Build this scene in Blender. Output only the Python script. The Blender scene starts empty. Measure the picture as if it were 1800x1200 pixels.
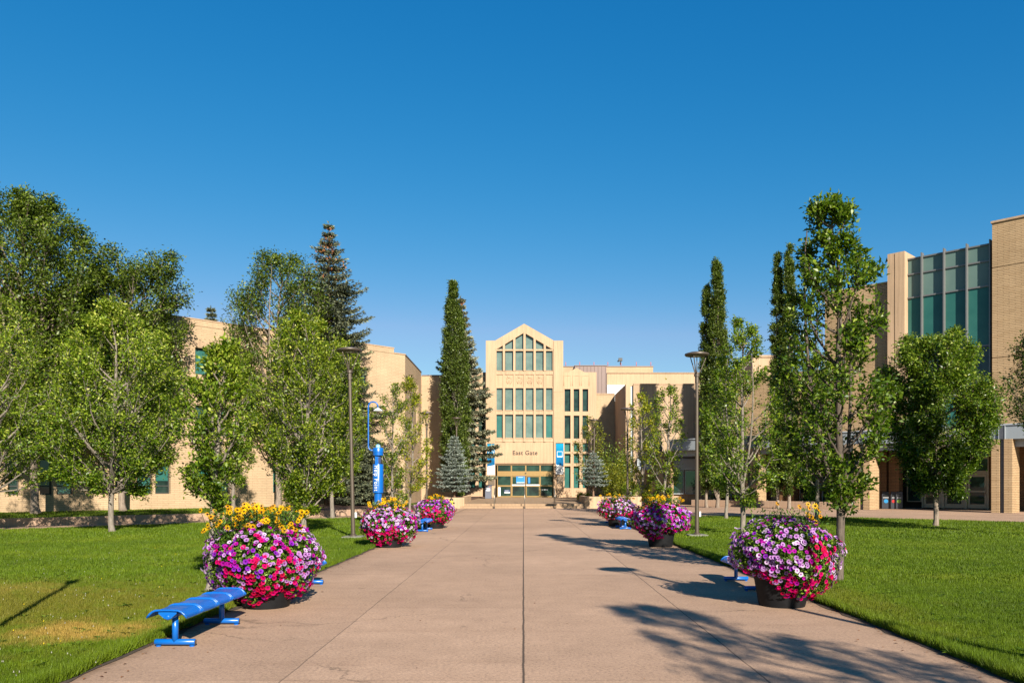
import bpy, math, random
import numpy as np
from mathutils import Vector, Matrix
C = bpy.context.scene.collection
sc = bpy.context.scene
CX, HY, F, H = 920.0, 850.0, 1400.0, 1.65          # principal column, horizon row, focal length (in the 1800 px photo), eye height
rad = math.radians
SUN_EL = rad(26); SUN_AZ = rad(160.3)
TOSUN = Vector((math.sin(SUN_AZ)*math.cos(SUN_EL), math.cos(SUN_AZ)*math.cos(SUN_EL), math.sin(SUN_EL)))
def X(px, Y): return (px-CX)/F*Y
def Z(py, Y): return H+(HY-py)/F*Y
def GY(py, z=0): return F*(H-z)/(py-HY)

# ------------------------------------------------------------------ materials
MATS = {}
KV = (.74, .685, .615); KS = .74
def kv(c): return tuple(a*b for a, b in zip(c, KV))
def ks(c): return tuple(a*KS for a in c)
def newmat(name):
    m = bpy.data.materials.new(name); m.use_nodes = True
    nt = m.node_tree; b = nt.nodes['Principled BSDF']
    MATS[name] = m
    return m, nt, b
def nd(nt, t, **kw):
    n = nt.nodes.new(t)
    for k, v in kw.items():
        if k.startswith('_'): setattr(n, k[1:], v)
        elif isinstance(v, bpy.types.NodeSocket): nt.links.new(v, n.inputs[k])
        else: n.inputs[k].default_value = v
    return n
def L(nt, a, b): nt.links.new(a, b)
def ramp(nt, fac, stops):
    r = nt.nodes.new('ShaderNodeValToRGB'); e = r.color_ramp.elements
    while len(e) < len(stops): e.new(0.5)
    for el, (p, c) in zip(e, stops):
        el.position = p; el.color = (c[0], c[1], c[2], 1) if not isinstance(c, (int, float)) else (c, c, c, 1)
    L(nt, fac, r.inputs[0]); return r.outputs[0]
def mix(nt, fac, a, b, mode='MIX'):
    n = nt.nodes.new('ShaderNodeMix'); n.data_type = 'RGBA'; n.blend_type = mode
    for s, v in ((n.inputs['Factor'], fac), (n.inputs['A'], a), (n.inputs['B'], b)):
        if isinstance(v, bpy.types.NodeSocket): L(nt, v, s)
        elif isinstance(v, (int, float)): s.default_value = v
        else: s.default_value = (v[0], v[1], v[2], 1)
    return n.outputs['Result']
def math_(nt, op, a, b=0.0, c=None):
    n = nt.nodes.new('ShaderNodeMath'); n.operation = op
    for i, v in enumerate((a, b) if c is None else (a, b, c)):
        if isinstance(v, bpy.types.NodeSocket): L(nt, v, n.inputs[i])
        else: n.inputs[i].default_value = v
    return n.outputs[0]
def noise(nt, vec, scale, detail=4, rough=.6, out='Fac'):
    n = nd(nt, 'ShaderNodeTexNoise', Scale=scale, Detail=detail, Roughness=rough)
    if vec is not None: L(nt, vec, n.inputs['Vector'])
    return n.outputs[out]
def objco(nt): return nt.nodes.new('ShaderNodeTexCoord').outputs['Object']
def geopos(nt): return nt.nodes.new('ShaderNodeNewGeometry').outputs['Position']
def bump(nt, b, h, strength=.3, dist=.02):
    n = nd(nt, 'ShaderNodeBump', Strength=strength, Distance=dist); L(nt, h, n.inputs['Height']); L(nt, n.outputs[0], b.inputs['Normal'])
def plain(name, col, rough=.6, metal=0, var=.12, scale=6, spec=None, bmp=0):
    m, nt, b = newmat(name); col = ks(col)
    v = noise(nt, objco(nt), scale, 5)
    c = ramp(nt, v, [(.3, [x*(1-var) for x in col]), (.7, [x*(1+var) for x in col])])
    L(nt, c, b.inputs['Base Color']); b.inputs['Roughness'].default_value = rough; b.inputs['Metallic'].default_value = metal
    if spec is not None: b.inputs['Specular IOR Level'].default_value = spec
    if bmp: bump(nt, b, noise(nt, objco(nt), scale*12, 3), bmp, .01)
    return m
def brick(name, c1, c2, mort, bw, bh, ms, stain=.15):
    m, nt, b = newmat(name); c1, c2, mort = kv(c1), kv(c2), kv(mort)
    sp = nd(nt, 'ShaderNodeSeparateXYZ', Vector=objco(nt))
    u = math_(nt, 'ADD', sp.outputs[0], sp.outputs[1])
    cb = nd(nt, 'ShaderNodeCombineXYZ', X=u, Y=sp.outputs[2])
    br = nt.nodes.new('ShaderNodeTexBrick'); L(nt, cb.outputs[0], br.inputs['Vector'])
    for k, v in (('Color1', c1), ('Color2', c2), ('Mortar', mort)): br.inputs[k].default_value = (*v, 1)
    br.inputs['Scale'].default_value = 1; br.inputs['Mortar Size'].default_value = ms; br.inputs['Mortar Smooth'].default_value = .2
    br.inputs['Brick Width'].default_value = bw; br.inputs['Row Height'].default_value = bh; br.inputs['Bias'].default_value = 0
    n1 = noise(nt, objco(nt), .35, 5, .65)
    st = ramp(nt, n1, [(.3, 1-stain), (.65, 1.0+stain*.3)])
    c = mix(nt, 1, br.outputs['Color'], st, 'MULTIPLY')
    n2 = ramp(nt, noise(nt, objco(nt), 9, 3), [(.25, .9), (.75, 1.07)])
    c = mix(nt, 1, c, n2, 'MULTIPLY')
    L(nt, c, b.inputs['Base Color']); b.inputs['Roughness'].default_value = .85; b.inputs['Specular IOR Level'].default_value = .2
    bump(nt, b, math_(nt, 'MULTIPLY', br.outputs['Fac'], -1.0), .5, .01)
    return m
def precast(name, col, sx=1.0):
    m, nt, b = newmat(name); col = kv(col)
    mp = nd(nt, 'ShaderNodeMapping', Vector=objco(nt)); mp.inputs['Scale'].default_value = (7, 7, .25)
    st = ramp(nt, noise(nt, mp.outputs[0], 1.0, 5, .7), [(.25, .74), (.6, 1.04)])
    sk = ramp(nt, noise(nt, objco(nt), 26, 3, .8), [(.2, .84), (.8, 1.1)])
    bl = ramp(nt, noise(nt, objco(nt), .5, 4), [(.3, .9), (.7, 1.05)])
    c = mix(nt, 1, mix(nt, 1, mix(nt, 1, col, st, 'MULTIPLY'), sk, 'MULTIPLY'), bl, 'MULTIPLY')
    L(nt, c, b.inputs['Base Color']); b.inputs['Roughness'].default_value = .85; b.inputs['Specular IOR Level'].default_value = .2
    bump(nt, b, noise(nt, objco(nt), 30, 3), .25, .01)
    return m
def glassy(name, c1, c2, rough=.06, scale=.8, spec=.8):
    m, nt, b = newmat(name)
    v = noise(nt, objco(nt), scale, 2)
    L(nt, ramp(nt, v, [(.35, c1), (.65, c2)]), b.inputs['Base Color'])
    b.inputs['Roughness'].default_value = rough; b.inputs['Specular IOR Level'].default_value = spec; b.inputs['IOR'].default_value = 1.5
    bump(nt, b, noise(nt, objco(nt), .7, 2), .05, .05)
    return m
def foliage(name, dark, mid, light, trans=.35, rough=.5, pale=None):
    m, nt, b = newmat(name); hue = lambda c: (c[0]*KV[0]*1.08, c[1]*KV[1], c[2]*KV[2]*(.75 if c[2] < c[0] else 1)); dark, mid, light = tuple(.72*q for q in hue(dark)), tuple(.93*q for q in hue(mid)), tuple(1.06*q for q in hue(light)); pale = pale and hue(pale)
    a = nt.nodes.new('ShaderNodeAttribute'); a.attribute_name = 'rnd'
    st = [(0.0, dark), (.42, mid), (.8, light)]
    if pale: st.append((1.0, pale))
    c = ramp(nt, a.outputs['Fac'], st)
    big = ramp(nt, noise(nt, objco(nt), .9, 2), [(.3, .85), (.7, 1.15)])
    c = mix(nt, 1, c, big, 'MULTIPLY')
    L(nt, c, b.inputs['Base Color']); b.inputs['Roughness'].default_value = rough; b.inputs['Specular IOR Level'].default_value = .35
    t = nt.nodes.new('ShaderNodeBsdfTranslucent')
    L(nt, mix(nt, 1, c, (1.5, 1.7, .5), 'MULTIPLY'), t.inputs['Color'])
    mx = nd(nt, 'ShaderNodeMixShader', Fac=trans); L(nt, b.outputs[0], mx.inputs[1]); L(nt, t.outputs[0], mx.inputs[2])
    L(nt, mx.outputs[0], nt.nodes['Material Output'].inputs['Surface'])
    return m
def colattr(name, rough=.6, trans=.2):
    m, nt, b = newmat(name)
    a = nt.nodes.new('ShaderNodeAttribute'); a.attribute_name = 'col'
    oi = nt.nodes.new('ShaderNodeObjectInfo')
    v = ramp(nt, oi.outputs['Random'], [(0, .85), (1, 1.1)])
    c = mix(nt, 1, mix(nt, 1, a.outputs['Color'], v, 'MULTIPLY'), (KS, KS, KS), 'MULTIPLY')
    L(nt, c, b.inputs['Base Color']); b.inputs['Roughness'].default_value = rough; b.inputs['Specular IOR Level'].default_value = .06
    t = nt.nodes.new('ShaderNodeBsdfTranslucent'); L(nt, c, t.inputs['Color'])
    mx = nd(nt, 'ShaderNodeMixShader', Fac=trans); L(nt, b.outputs[0], mx.inputs[1]); L(nt, t.outputs[0], mx.inputs[2])
    L(nt, mx.outputs[0], nt.nodes['Material Output'].inputs['Surface'])
    return m

BR_R = brick('tan_brick', (.53, .39, .245), (.46, .33, .20), (.19, .135, .085), .60, .098, .012)
BR_L = brick('buff_brick', (.54, .415, .285), (.50, .38, .26), (.39, .29, .195), .60, .10, .012, .20)
BR_P = brick('pale_pier_brick', (.55, .405, .285), (.52, .38, .26), (.41, .295, .19), .60, .10, .011, .08)
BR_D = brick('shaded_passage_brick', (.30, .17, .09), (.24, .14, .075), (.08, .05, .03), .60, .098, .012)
PRE = precast('precast_concrete', (.55, .402, .28))
PRE2 = precast('precast_panel', (.47, .348, .248))
CURB = precast('curb_concrete', (.46, .33, .25))
STEP = precast('step_concrete', (.40, .29, .20))
PLANT = precast('planter_concrete', (.55, .41, .28))
GREY = plain('painted_grey_metal', (.33, .36, .385), .45, .2, .05, 1.5)
GREY2 = plain('pale_grey_cap', (.42, .45, .48), .5, .1, .05)
DGREY = plain('dark_grey_metal', (.10, .105, .12), .45, .2)
BROWNM = plain('brown_metal_panel', (.17, .115, .10), .5, .2, .06, .7)
LAMPB = plain('bronze_paint', (.105, .078, .055), .45, .3, .08)
BLUE = plain('blue_paint', (.002, .115, .45), .3, 0, .06, 5)
GOLD = plain('gold_aluminium', (.40, .25, .095), .35, .5, .06)
CREAM = plain('cream_door_frame', (.42, .36, .26), .45, .1, .05)
MULL = plain('curtain_mullion', (.19, .19, .185), .45, .3, .05)
WFR = plain('dark_window_frame', (.05, .055, .05), .5, .2)
GL_TEAL = glassy('teal_glass', (.022, .085, .075), (.034, .12, .10))
GL_LIGHT = glassy('blind_lit_glass', (.16, .26, .21), (.19, .30, .24), .1)
GL_DARK = glassy('dark_glass', (.008, .014, .013), (.02, .045, .035), .03, 1.2, .45)
GL_SPAN = glassy('spandrel_glass', (.085, .135, .118), (.10, .152, .132), .25, .8, .3)
GL_CW = glassy('curtain_blind_glass', (.020, .088, .074), (.027, .105, .087), .15, .8, .3)
GL_MID = glassy('grey_teal_glass', (.075, .115, .10), (.11, .155, .135), .06, 1.6, .6)
WHITE = plain('white_panel', (.84, .84, .82), .5, 0, .04)
BLACKP = plain('black_plastic_pot', (.009, .009, .010), .6, 0, .3, 8, .2)
BINM = plain('charcoal_bin', (.045, .048, .06), .5, 0, .1)
BINL = plain('slate_bin', (.11, .12, .16), .5, 0, .06)
STEEL = plain('brushed_rail', (.35, .32, .27), .35, .7)
SBLUE = plain('sign_blue', (.01, .22, .72), .4, 0, .03)
DBLUE = plain('sticker_blue', (.04, .30, .62), .4, 0, .03)
SRED = plain('sticker_red', (.55, .04, .04), .4, 0, .03)
SGREEN = plain('sticker_green', (.25, .45, .05), .4, 0, .03)
NAVY = plain('navy', (.01, .03, .10), .5, 0, .03)
PLAQ = plain('bronze_plaque', (.12, .095, .075), .5, .4, .2, 20)
HYD = plain('yellow_hydrant_paint', (.55, .50, .06), .45, 0, .06)
BLACKM = plain('black_paint', (.015, .015, .015), .45)
REDP = plain('red_post', (.55, .09, .07), .5)
MULCH = plain('bark_mulch', (.11, .05, .03), .95, 0, .6, 18, bmp=.8)
SOIL = plain('soil', (.07, .045, .028), .95, 0, .5, 14, bmp=.8)
ROOF = plain('roof_membrane', (.25, .24, .22), .9)
LETTER = plain('bronze_letter', (.05, .032, .022), .5, .3)
INT = plain('dark_interior', (.035, .028, .022), .9)

def banner_mat():
    m, nt, b = newmat('banner_blue')
    sp = nd(nt, 'ShaderNodeSeparateXYZ', Vector=objco(nt))
    vo = nd(nt, 'ShaderNodeTexVoronoi', Scale=1.1, Vector=objco(nt))
    c = ramp(nt, math_(nt, 'MULTIPLY', sp.outputs[2], .36), [(0, (.006, .055, .17)), (.5, (.004, .11, .25)), (1, (.004, .19, .33))])
    c = mix(nt, .35, c, mix(nt, 1, c, ramp(nt, vo.outputs['Distance'], [(.2, .5), (.7, 1.6)]), 'MULTIPLY'))
    L(nt, c, b.inputs['Base Color']); b.inputs['Roughness'].default_value = .8; b.inputs['Specular IOR Level'].default_value = .1
banner_mat()

def bark_mat(name, dark, light):
    m, nt, b = newmat(name)
    mp = nd(nt, 'ShaderNodeMapping', Vector=objco(nt)); mp.inputs['Scale'].default_value = (22, 22, 4)
    n = noise(nt, mp.outputs[0], 1, 6, .75)
    c = ramp(nt, n, [(.3, dark), (.65, light)])
    c = mix(nt, ramp(nt, noise(nt, objco(nt), 1.5, 3), [(.45, 0), (.75, .5)]), c, [x*.75 for x in dark])
    L(nt, c, b.inputs['Base Color']); b.inputs['Roughness'].default_value = .9; b.inputs['Specular IOR Level'].default_value = .1
    bump(nt, b, n, .8, .02); return m
BARK_G = bark_mat('grey_bark', (.10, .08, .062), (.235, .20, .165))
BARK_D = bark_mat('dark_bark', (.038, .03, .024), (.135, .105, .082))
BARK_O = bark_mat('old_bark', (.09, .07, .055), (.27, .21, .16))
BARK_R = bark_mat('spruce_bark', (.09, .05, .035), (.24, .15, .10))

FO_LIME = foliage('elm_leaves_bright', (.055, .12, .010), (.13, .235, .018), (.30, .40, .05), .34, .42, (.52, .58, .16))
FO_MID = foliage('elm_leaves', (.040, .100, .010), (.105, .215, .016), (.27, .39, .045), .32, .42, (.48, .56, .17))
FO_DEEP = foliage('elm_leaves_deep', (.022, .060, .008), (.055, .125, .012), (.16, .27, .03), .30, .38, (.42, .52, .15))
FO_FRT = foliage('elm_leaves_front', (.024, .066, .008), (.070, .155, .013), (.20, .31, .035), .30, .4, (.45, .55, .16))
FO_YEL = foliage('elm_leaves_yellowing', (.10, .17, .012), (.24, .33, .02), (.46, .48, .03), .36, .5, (.70, .50, .04))
FO_OLD = foliage('ash_leaves', (.030, .062, .010), (.078, .140, .016), (.18, .27, .035), .28, .45)
FO_POP = foliage('poplar_leaves', (.035, .070, .014), (.085, .150, .030), (.20, .29, .08), .28, .45)
FO_SPR = foliage('spruce_needles', (.035, .058, .042), (.105, .145, .105), (.25, .31, .24), .10, .6)
FO_BLU = foliage('blue_spruce_needles', (.075, .12, .115), (.20, .28, .27), (.42, .54, .52), .10, .6)
FO_SPB = foliage('old_spruce_needles', (.09, .12, .10), (.23, .28, .235), (.46, .52, .44), .10, .6)
FO_SHR = foliage('shrub_leaves', (.06, .10, .014), (.15, .21, .022), (.34, .37, .05), .32, .5)
FO_FLW = foliage('petunia_leaves', (.030, .080, .012), (.075, .175, .02), (.22, .38, .05), .28, .5)
FO_CONE = foliage('spruce_cones', (.10, .045, .025), (.26, .11, .05), (.42, .20, .10), .05, .7)
PETAL = colattr('petals')

# ------------------------------------------------------------------ mesh helpers
class MB:
    def __init__(s): s.v = []; s.f = []; s.m = []; s.sm = []; s.cur = 0; s.smooth = False
    def face(s, idx): s.f.append(tuple(idx)); s.m.append(s.cur); s.sm.append(s.smooth)
    def box(s, x0, x1, y0, y1, z0, z1):
        o = len(s.v)
        s.v += [(x, y, z) for z in (z0, z1) for y in (y0, y1) for x in (x0, x1)]
        for q in ((0, 2, 3, 1), (4, 5, 7, 6), (0, 1, 5, 4), (2, 6, 7, 3), (0, 4, 6, 2), (1, 3, 7, 5)): s.face([o+i for i in q])
        return s
    def prism(s, poly, a0, a1, axis='y'):      # poly in (x,z) extruded in y, or in (x,y) extruded in z
        o = len(s.v); n = len(poly)
        ar = sum(poly[i][0]*poly[(i+1) % n][1]-poly[(i+1) % n][0]*poly[i][1] for i in range(n))
        if ar < 0: poly = poly[::-1]
        for a in (a0, a1): s.v += [((p[0], a, p[1]) if axis == 'y' else (p[0], p[1], a)) for p in poly]
        if axis == 'y':
            s.face([o+i for i in range(n)]); s.face([o+n+i for i in range(n)][::-1])
            for i in range(n): j = (i+1) % n; s.face([o+j, o+i, o+n+i, o+n+j])
        else:
            s.face([o+i for i in range(n)][::-1]); s.face([o+n+i for i in range(n)])
            for i in range(n): j = (i+1) % n; s.face([o+i, o+j, o+n+j, o+n+i])
        return s
    def tube(s, pts, r, n=10, caps=True):
        pts = [Vector(p) for p in pts]; r = r if isinstance(r, (list, tuple)) else [r]*len(pts)
        old = s.smooth; o = len(s.v); up = None
        for i, p in enumerate(pts):
            t = (pts[min(i+1, len(pts)-1)]-pts[max(i-1, 0)]).normalized()
            if up is None: up = Vector((0, 0, 1)) if abs(t.z) < .9 else Vector((1, 0, 0))
            a = t.cross(up)
            if a.length < 1e-4: a = t.orthogonal()
            a.normalize(); b = a.cross(t).normalized(); up = b
            for k in range(n):
                an = 2*math.pi*k/n; s.v.append(tuple(p+(a*math.cos(an)+b*math.sin(an))*r[i]))
        s.smooth = True
        for i in range(len(pts)-1):
            for k in range(n):
                k2 = (k+1) % n; s.face([o+i*n+k, o+i*n+k2, o+(i+1)*n+k2, o+(i+1)*n+k])
        s.smooth = False
        if caps:
            s.face([o+k for k in range(n)][::-1]); s.face([o+(len(pts)-1)*n+k for k in range(n)])
        s.smooth = old; return s
    def lathe(s, prof, cx=0, cy=0, n=24, caps=True):
        old = s.smooth; s.smooth = True
        def ring(r, z):
            o = len(s.v)
            for k in range(n):
                a = 2*math.pi*k/n; s.v.append((cx+r*math.cos(a), cy+r*math.sin(a), z))
            return o
        dirs = [Vector((prof[i+1][0]-prof[i][0], prof[i+1][1]-prof[i][1])).normalized() for i in range(len(prof)-1)]
        first = last = prev = ring(*prof[0])
        for i in range(len(prof)-1):
            if i and dirs[i].dot(dirs[i-1]) < .8: prev = ring(*prof[i])      # hard edge: own ring
            last = ring(*prof[i+1])
            for k in range(n):
                k2 = (k+1) % n; s.face([prev+k, prev+k2, last+k2, last+k])
            prev = last
        s.smooth = False
        if caps:
            if prof[0][0] > 1e-3: o = ring(*prof[0]); s.face([o+k for k in range(n)][::-1])
            if prof[-1][0] > 1e-3: o = ring(*prof[-1]); s.face([o+k for k in range(n)])
        s.smooth = old; return s
    def xf(s, M, start=0):
        for i in range(start, len(s.v)): s.v[i] = tuple(M @ Vector(s.v[i]))
        return s
    def build(s, name, mats, parent=None, off=None):
        me = bpy.data.meshes.new(name)
        v = s.v
        if off is not None: v = [(a-off[0], b-off[1], c-off[2]) for a, b, c in v]
        me.from_pydata(v, [], s.f)
        for m in (mats if isinstance(mats, (list, tuple)) else [mats]): me.materials.append(m)
        me.polygons.foreach_set('material_index', s.m); me.polygons.foreach_set('use_smooth', s.sm); me.update()
        return link(name, me, parent)
def link(name, me, parent=None):
    o = bpy.data.objects.new(name, me); C.objects.link(o)
    if parent is not None: o.parent = parent
    return o
def tag(o, label=None, cat=None, group=None, kind=None):
    if label: o['label'] = label
    if cat: o['category'] = cat
    if group: o['group'] = group
    if kind: o['kind'] = kind
    return o
def empty(name, loc, rz=0, **kw):
    o = bpy.data.objects.new(name, None); C.objects.link(o); o.location = loc; o.rotation_euler = (0, 0, rz); o.empty_display_size = .2
    return tag(o, **kw)
def bevel(o, w=.01, seg=2):
    md = o.modifiers.new('bevel', 'BEVEL'); md.width = w; md.segments = seg; md.limit_method = 'ANGLE'; return o
def npmesh(name, V, Fa, mat, rnd=None, col=None, smooth=False):
    """V (n,3) array, Fa (m,k) array of equal-sided faces."""
    me = bpy.data.meshes.new(name); m, k = Fa.shape
    me.vertices.add(len(V)); me.vertices.foreach_set('co', V.astype(np.float32).ravel())
    me.loops.add(m*k); me.loops.foreach_set('vertex_index', Fa.astype(np.int32).ravel())
    me.polygons.add(m); me.polygons.foreach_set('loop_start', np.arange(0, m*k, k, dtype=np.int32))
    me.polygons.foreach_set('loop_total', np.full(m, k, dtype=np.int32))
    if smooth: me.polygons.foreach_set('use_smooth', np.ones(m, dtype=bool))
    me.update(calc_edges=True)
    if rnd is not None:
        a = me.attributes.new('rnd', 'FLOAT', 'FACE'); a.data.foreach_set('value', rnd.astype(np.float32))
    if col is not None:
        a = me.attributes.new('col', 'FLOAT_COLOR', 'FACE'); a.data.foreach_set('color', np.concatenate([col, np.ones((m, 1))], 1).astype(np.float32).ravel())
    me.materials.append(mat); return me
def wall_holes(mb, x0, x1, z0, z1, th, holes, y=0.0):
    """flat wall (front at y, thickness th) with rectangular openings, one connected shell"""
    xs = sorted({x0, x1, *[h[0] for h in holes], *[h[1] for h in holes]}); zs = sorted({z0, z1, *[h[2] for h in holes], *[h[3] for h in holes]})
    nx, nz = len(xs)-1, len(zs)-1
    solid = [[True]*nz for _ in range(nx)]
    for i in range(nx):
        for j in range(nz):
            cx, cz = (xs[i]+xs[i+1])/2, (zs[j]+zs[j+1])/2
            for h in holes:
                if h[0] < cx < h[1] and h[2] < cz < h[3]: solid[i][j] = False
    idx = {}
    def vi(i, k, j):
        key = (i, k, j)
        if key not in idx: idx[key] = len(mb.v); mb.v.append((xs[i], y+th*k, zs[j]))
        return idx[key]
    S = lambda i, j: 0 <= i < nx and 0 <= j < nz and solid[i][j]
    for i in range(nx):
        for j in range(nz):
            if not solid[i][j]: continue
            mb.face([vi(i, 0, j), vi(i+1, 0, j), vi(i+1, 0, j+1), vi(i, 0, j+1)])
            mb.face([vi(i, 1, j), vi(i, 1, j+1), vi(i+1, 1, j+1), vi(i+1, 1, j)])
            if not S(i-1, j): mb.face([vi(i, 0, j), vi(i, 0, j+1), vi(i, 1, j+1), vi(i, 1, j)])
            if not S(i+1, j): mb.face([vi(i+1, 0, j), vi(i+1, 1, j), vi(i+1, 1, j+1), vi(i+1, 0, j+1)])
            if not S(i, j-1): mb.face([vi(i, 0, j), vi(i, 1, j), vi(i+1, 1, j), vi(i+1, 0, j)])
            if not S(i, j+1): mb.face([vi(i, 0, j+1), vi(i+1, 0, j+1), vi(i+1, 1, j+1), vi(i, 1, j+1)])
    return mb
def window(parent, x0, x1, z0, z1, y, glass, off=None, fw=.05, fd=.08, bars=(), frame=WFR, gy=.05):
    """frame ring in front of a pane; bars = z heights of horizontal bars"""
    f = MB(); wall_holes(f, x0, x1, z0, z1, fd, [(x0+fw, x1-fw, z0+fw, z1-fw)], y)
    for b in bars: f.box(x0+fw, x1-fw, y+.004, y+fd-.004, b-.03, b+.03)
    fo = f.build('window', frame, parent, off)
    MB().box(x0+fw*.5, x1-fw*.5, y+gy, y+gy+.02, z0+fw*.5, z1-fw*.5).build('pane', glass, fo, off)
    return fo
def text_mesh(s, size, depth=.01, bold=0.0, sx=1.0):
    cu = bpy.data.curves.new('lettering', 'FONT'); cu.body = s; cu.size = size; cu.extrude = depth; cu.align_x = 'CENTER'; cu.align_y = 'CENTER'; cu.offset = bold; cu.space_character = 1.08 if s != 'Help Point' else 1.22
    o = bpy.data.objects.new('lettering', cu); C.objects.link(o)
    dg = bpy.context.evaluated_depsgraph_get(); me = bpy.data.meshes.new_from_object(o.evaluated_get(dg))
    bpy.data.objects.remove(o); bpy.data.curves.remove(cu)
    me.transform(Matrix.Diagonal((sx, 1, 1, 1)))
    return me

# ------------------------------------------------------------------ plants
def norm(a): return a/np.maximum(np.linalg.norm(a, axis=-1, keepdims=True), 1e-9)
class Tubes:
    def __init__(s): s.V = []; s.F = []; s.n = 0
    def add(s, P, R, k=6):
        P = np.asarray(P, float); R = np.asarray(R, float); n = len(P)
        T = norm(np.gradient(P, axis=0))
        ref = np.where(np.abs(T[:, 2:3]) > .93, np.array([[1., 0, 0]]), np.array([[0, 0, 1.]]))
        ref = np.tile(ref[0], (n, 1))
        A = norm(np.cross(T, ref)); B = np.cross(A, T)
        an = np.arange(k)*2*math.pi/k
        ring = P[:, None]+R[:, None, None]*(A[:, None]*np.cos(an)[None, :, None]+B[:, None]*np.sin(an)[None, :, None])
        s.V.append(ring.reshape(-1, 3))
        i = np.arange(n-1)[:, None]*k; a = np.arange(k)[None]; b = (a+1) % k
        q = np.stack([i+a, i+b, i+k+b, i+k+a], -1).reshape(-1, 4)+s.n
        s.F.append(q); s.n += n*k
    def mesh(s, name, mat): return npmesh(name, np.concatenate(s.V), np.concatenate(s.F), mat, smooth=True)
def leaf_quads(P, D, Nn, ln, wd, rng, fold=.25):
    """P base, D direction, Nn approx normal; kite leaves folded on the midrib"""
    n = len(P); D = norm(D); S = norm(np.cross(D, Nn)); Nn = np.cross(S, D)
    ln = ln.reshape(-1, 1); wd = wd.reshape(-1, 1)
    a = P; t = P+D*ln-Nn*ln*.12; m = P+D*ln*.45+Nn*wd*fold
    l = m+S*wd*.5; r = m-S*wd*.5
    V = np.stack([a, l, t, r], 1).reshape(-1, 3)
    return V, np.arange(n*4).reshape(n, 4)
def bez(a, b, c, n):
    t = np.linspace(0, 1, n)[:, None]; return (1-t)**2*a+2*t*(1-t)*b+t*t*c

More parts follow.
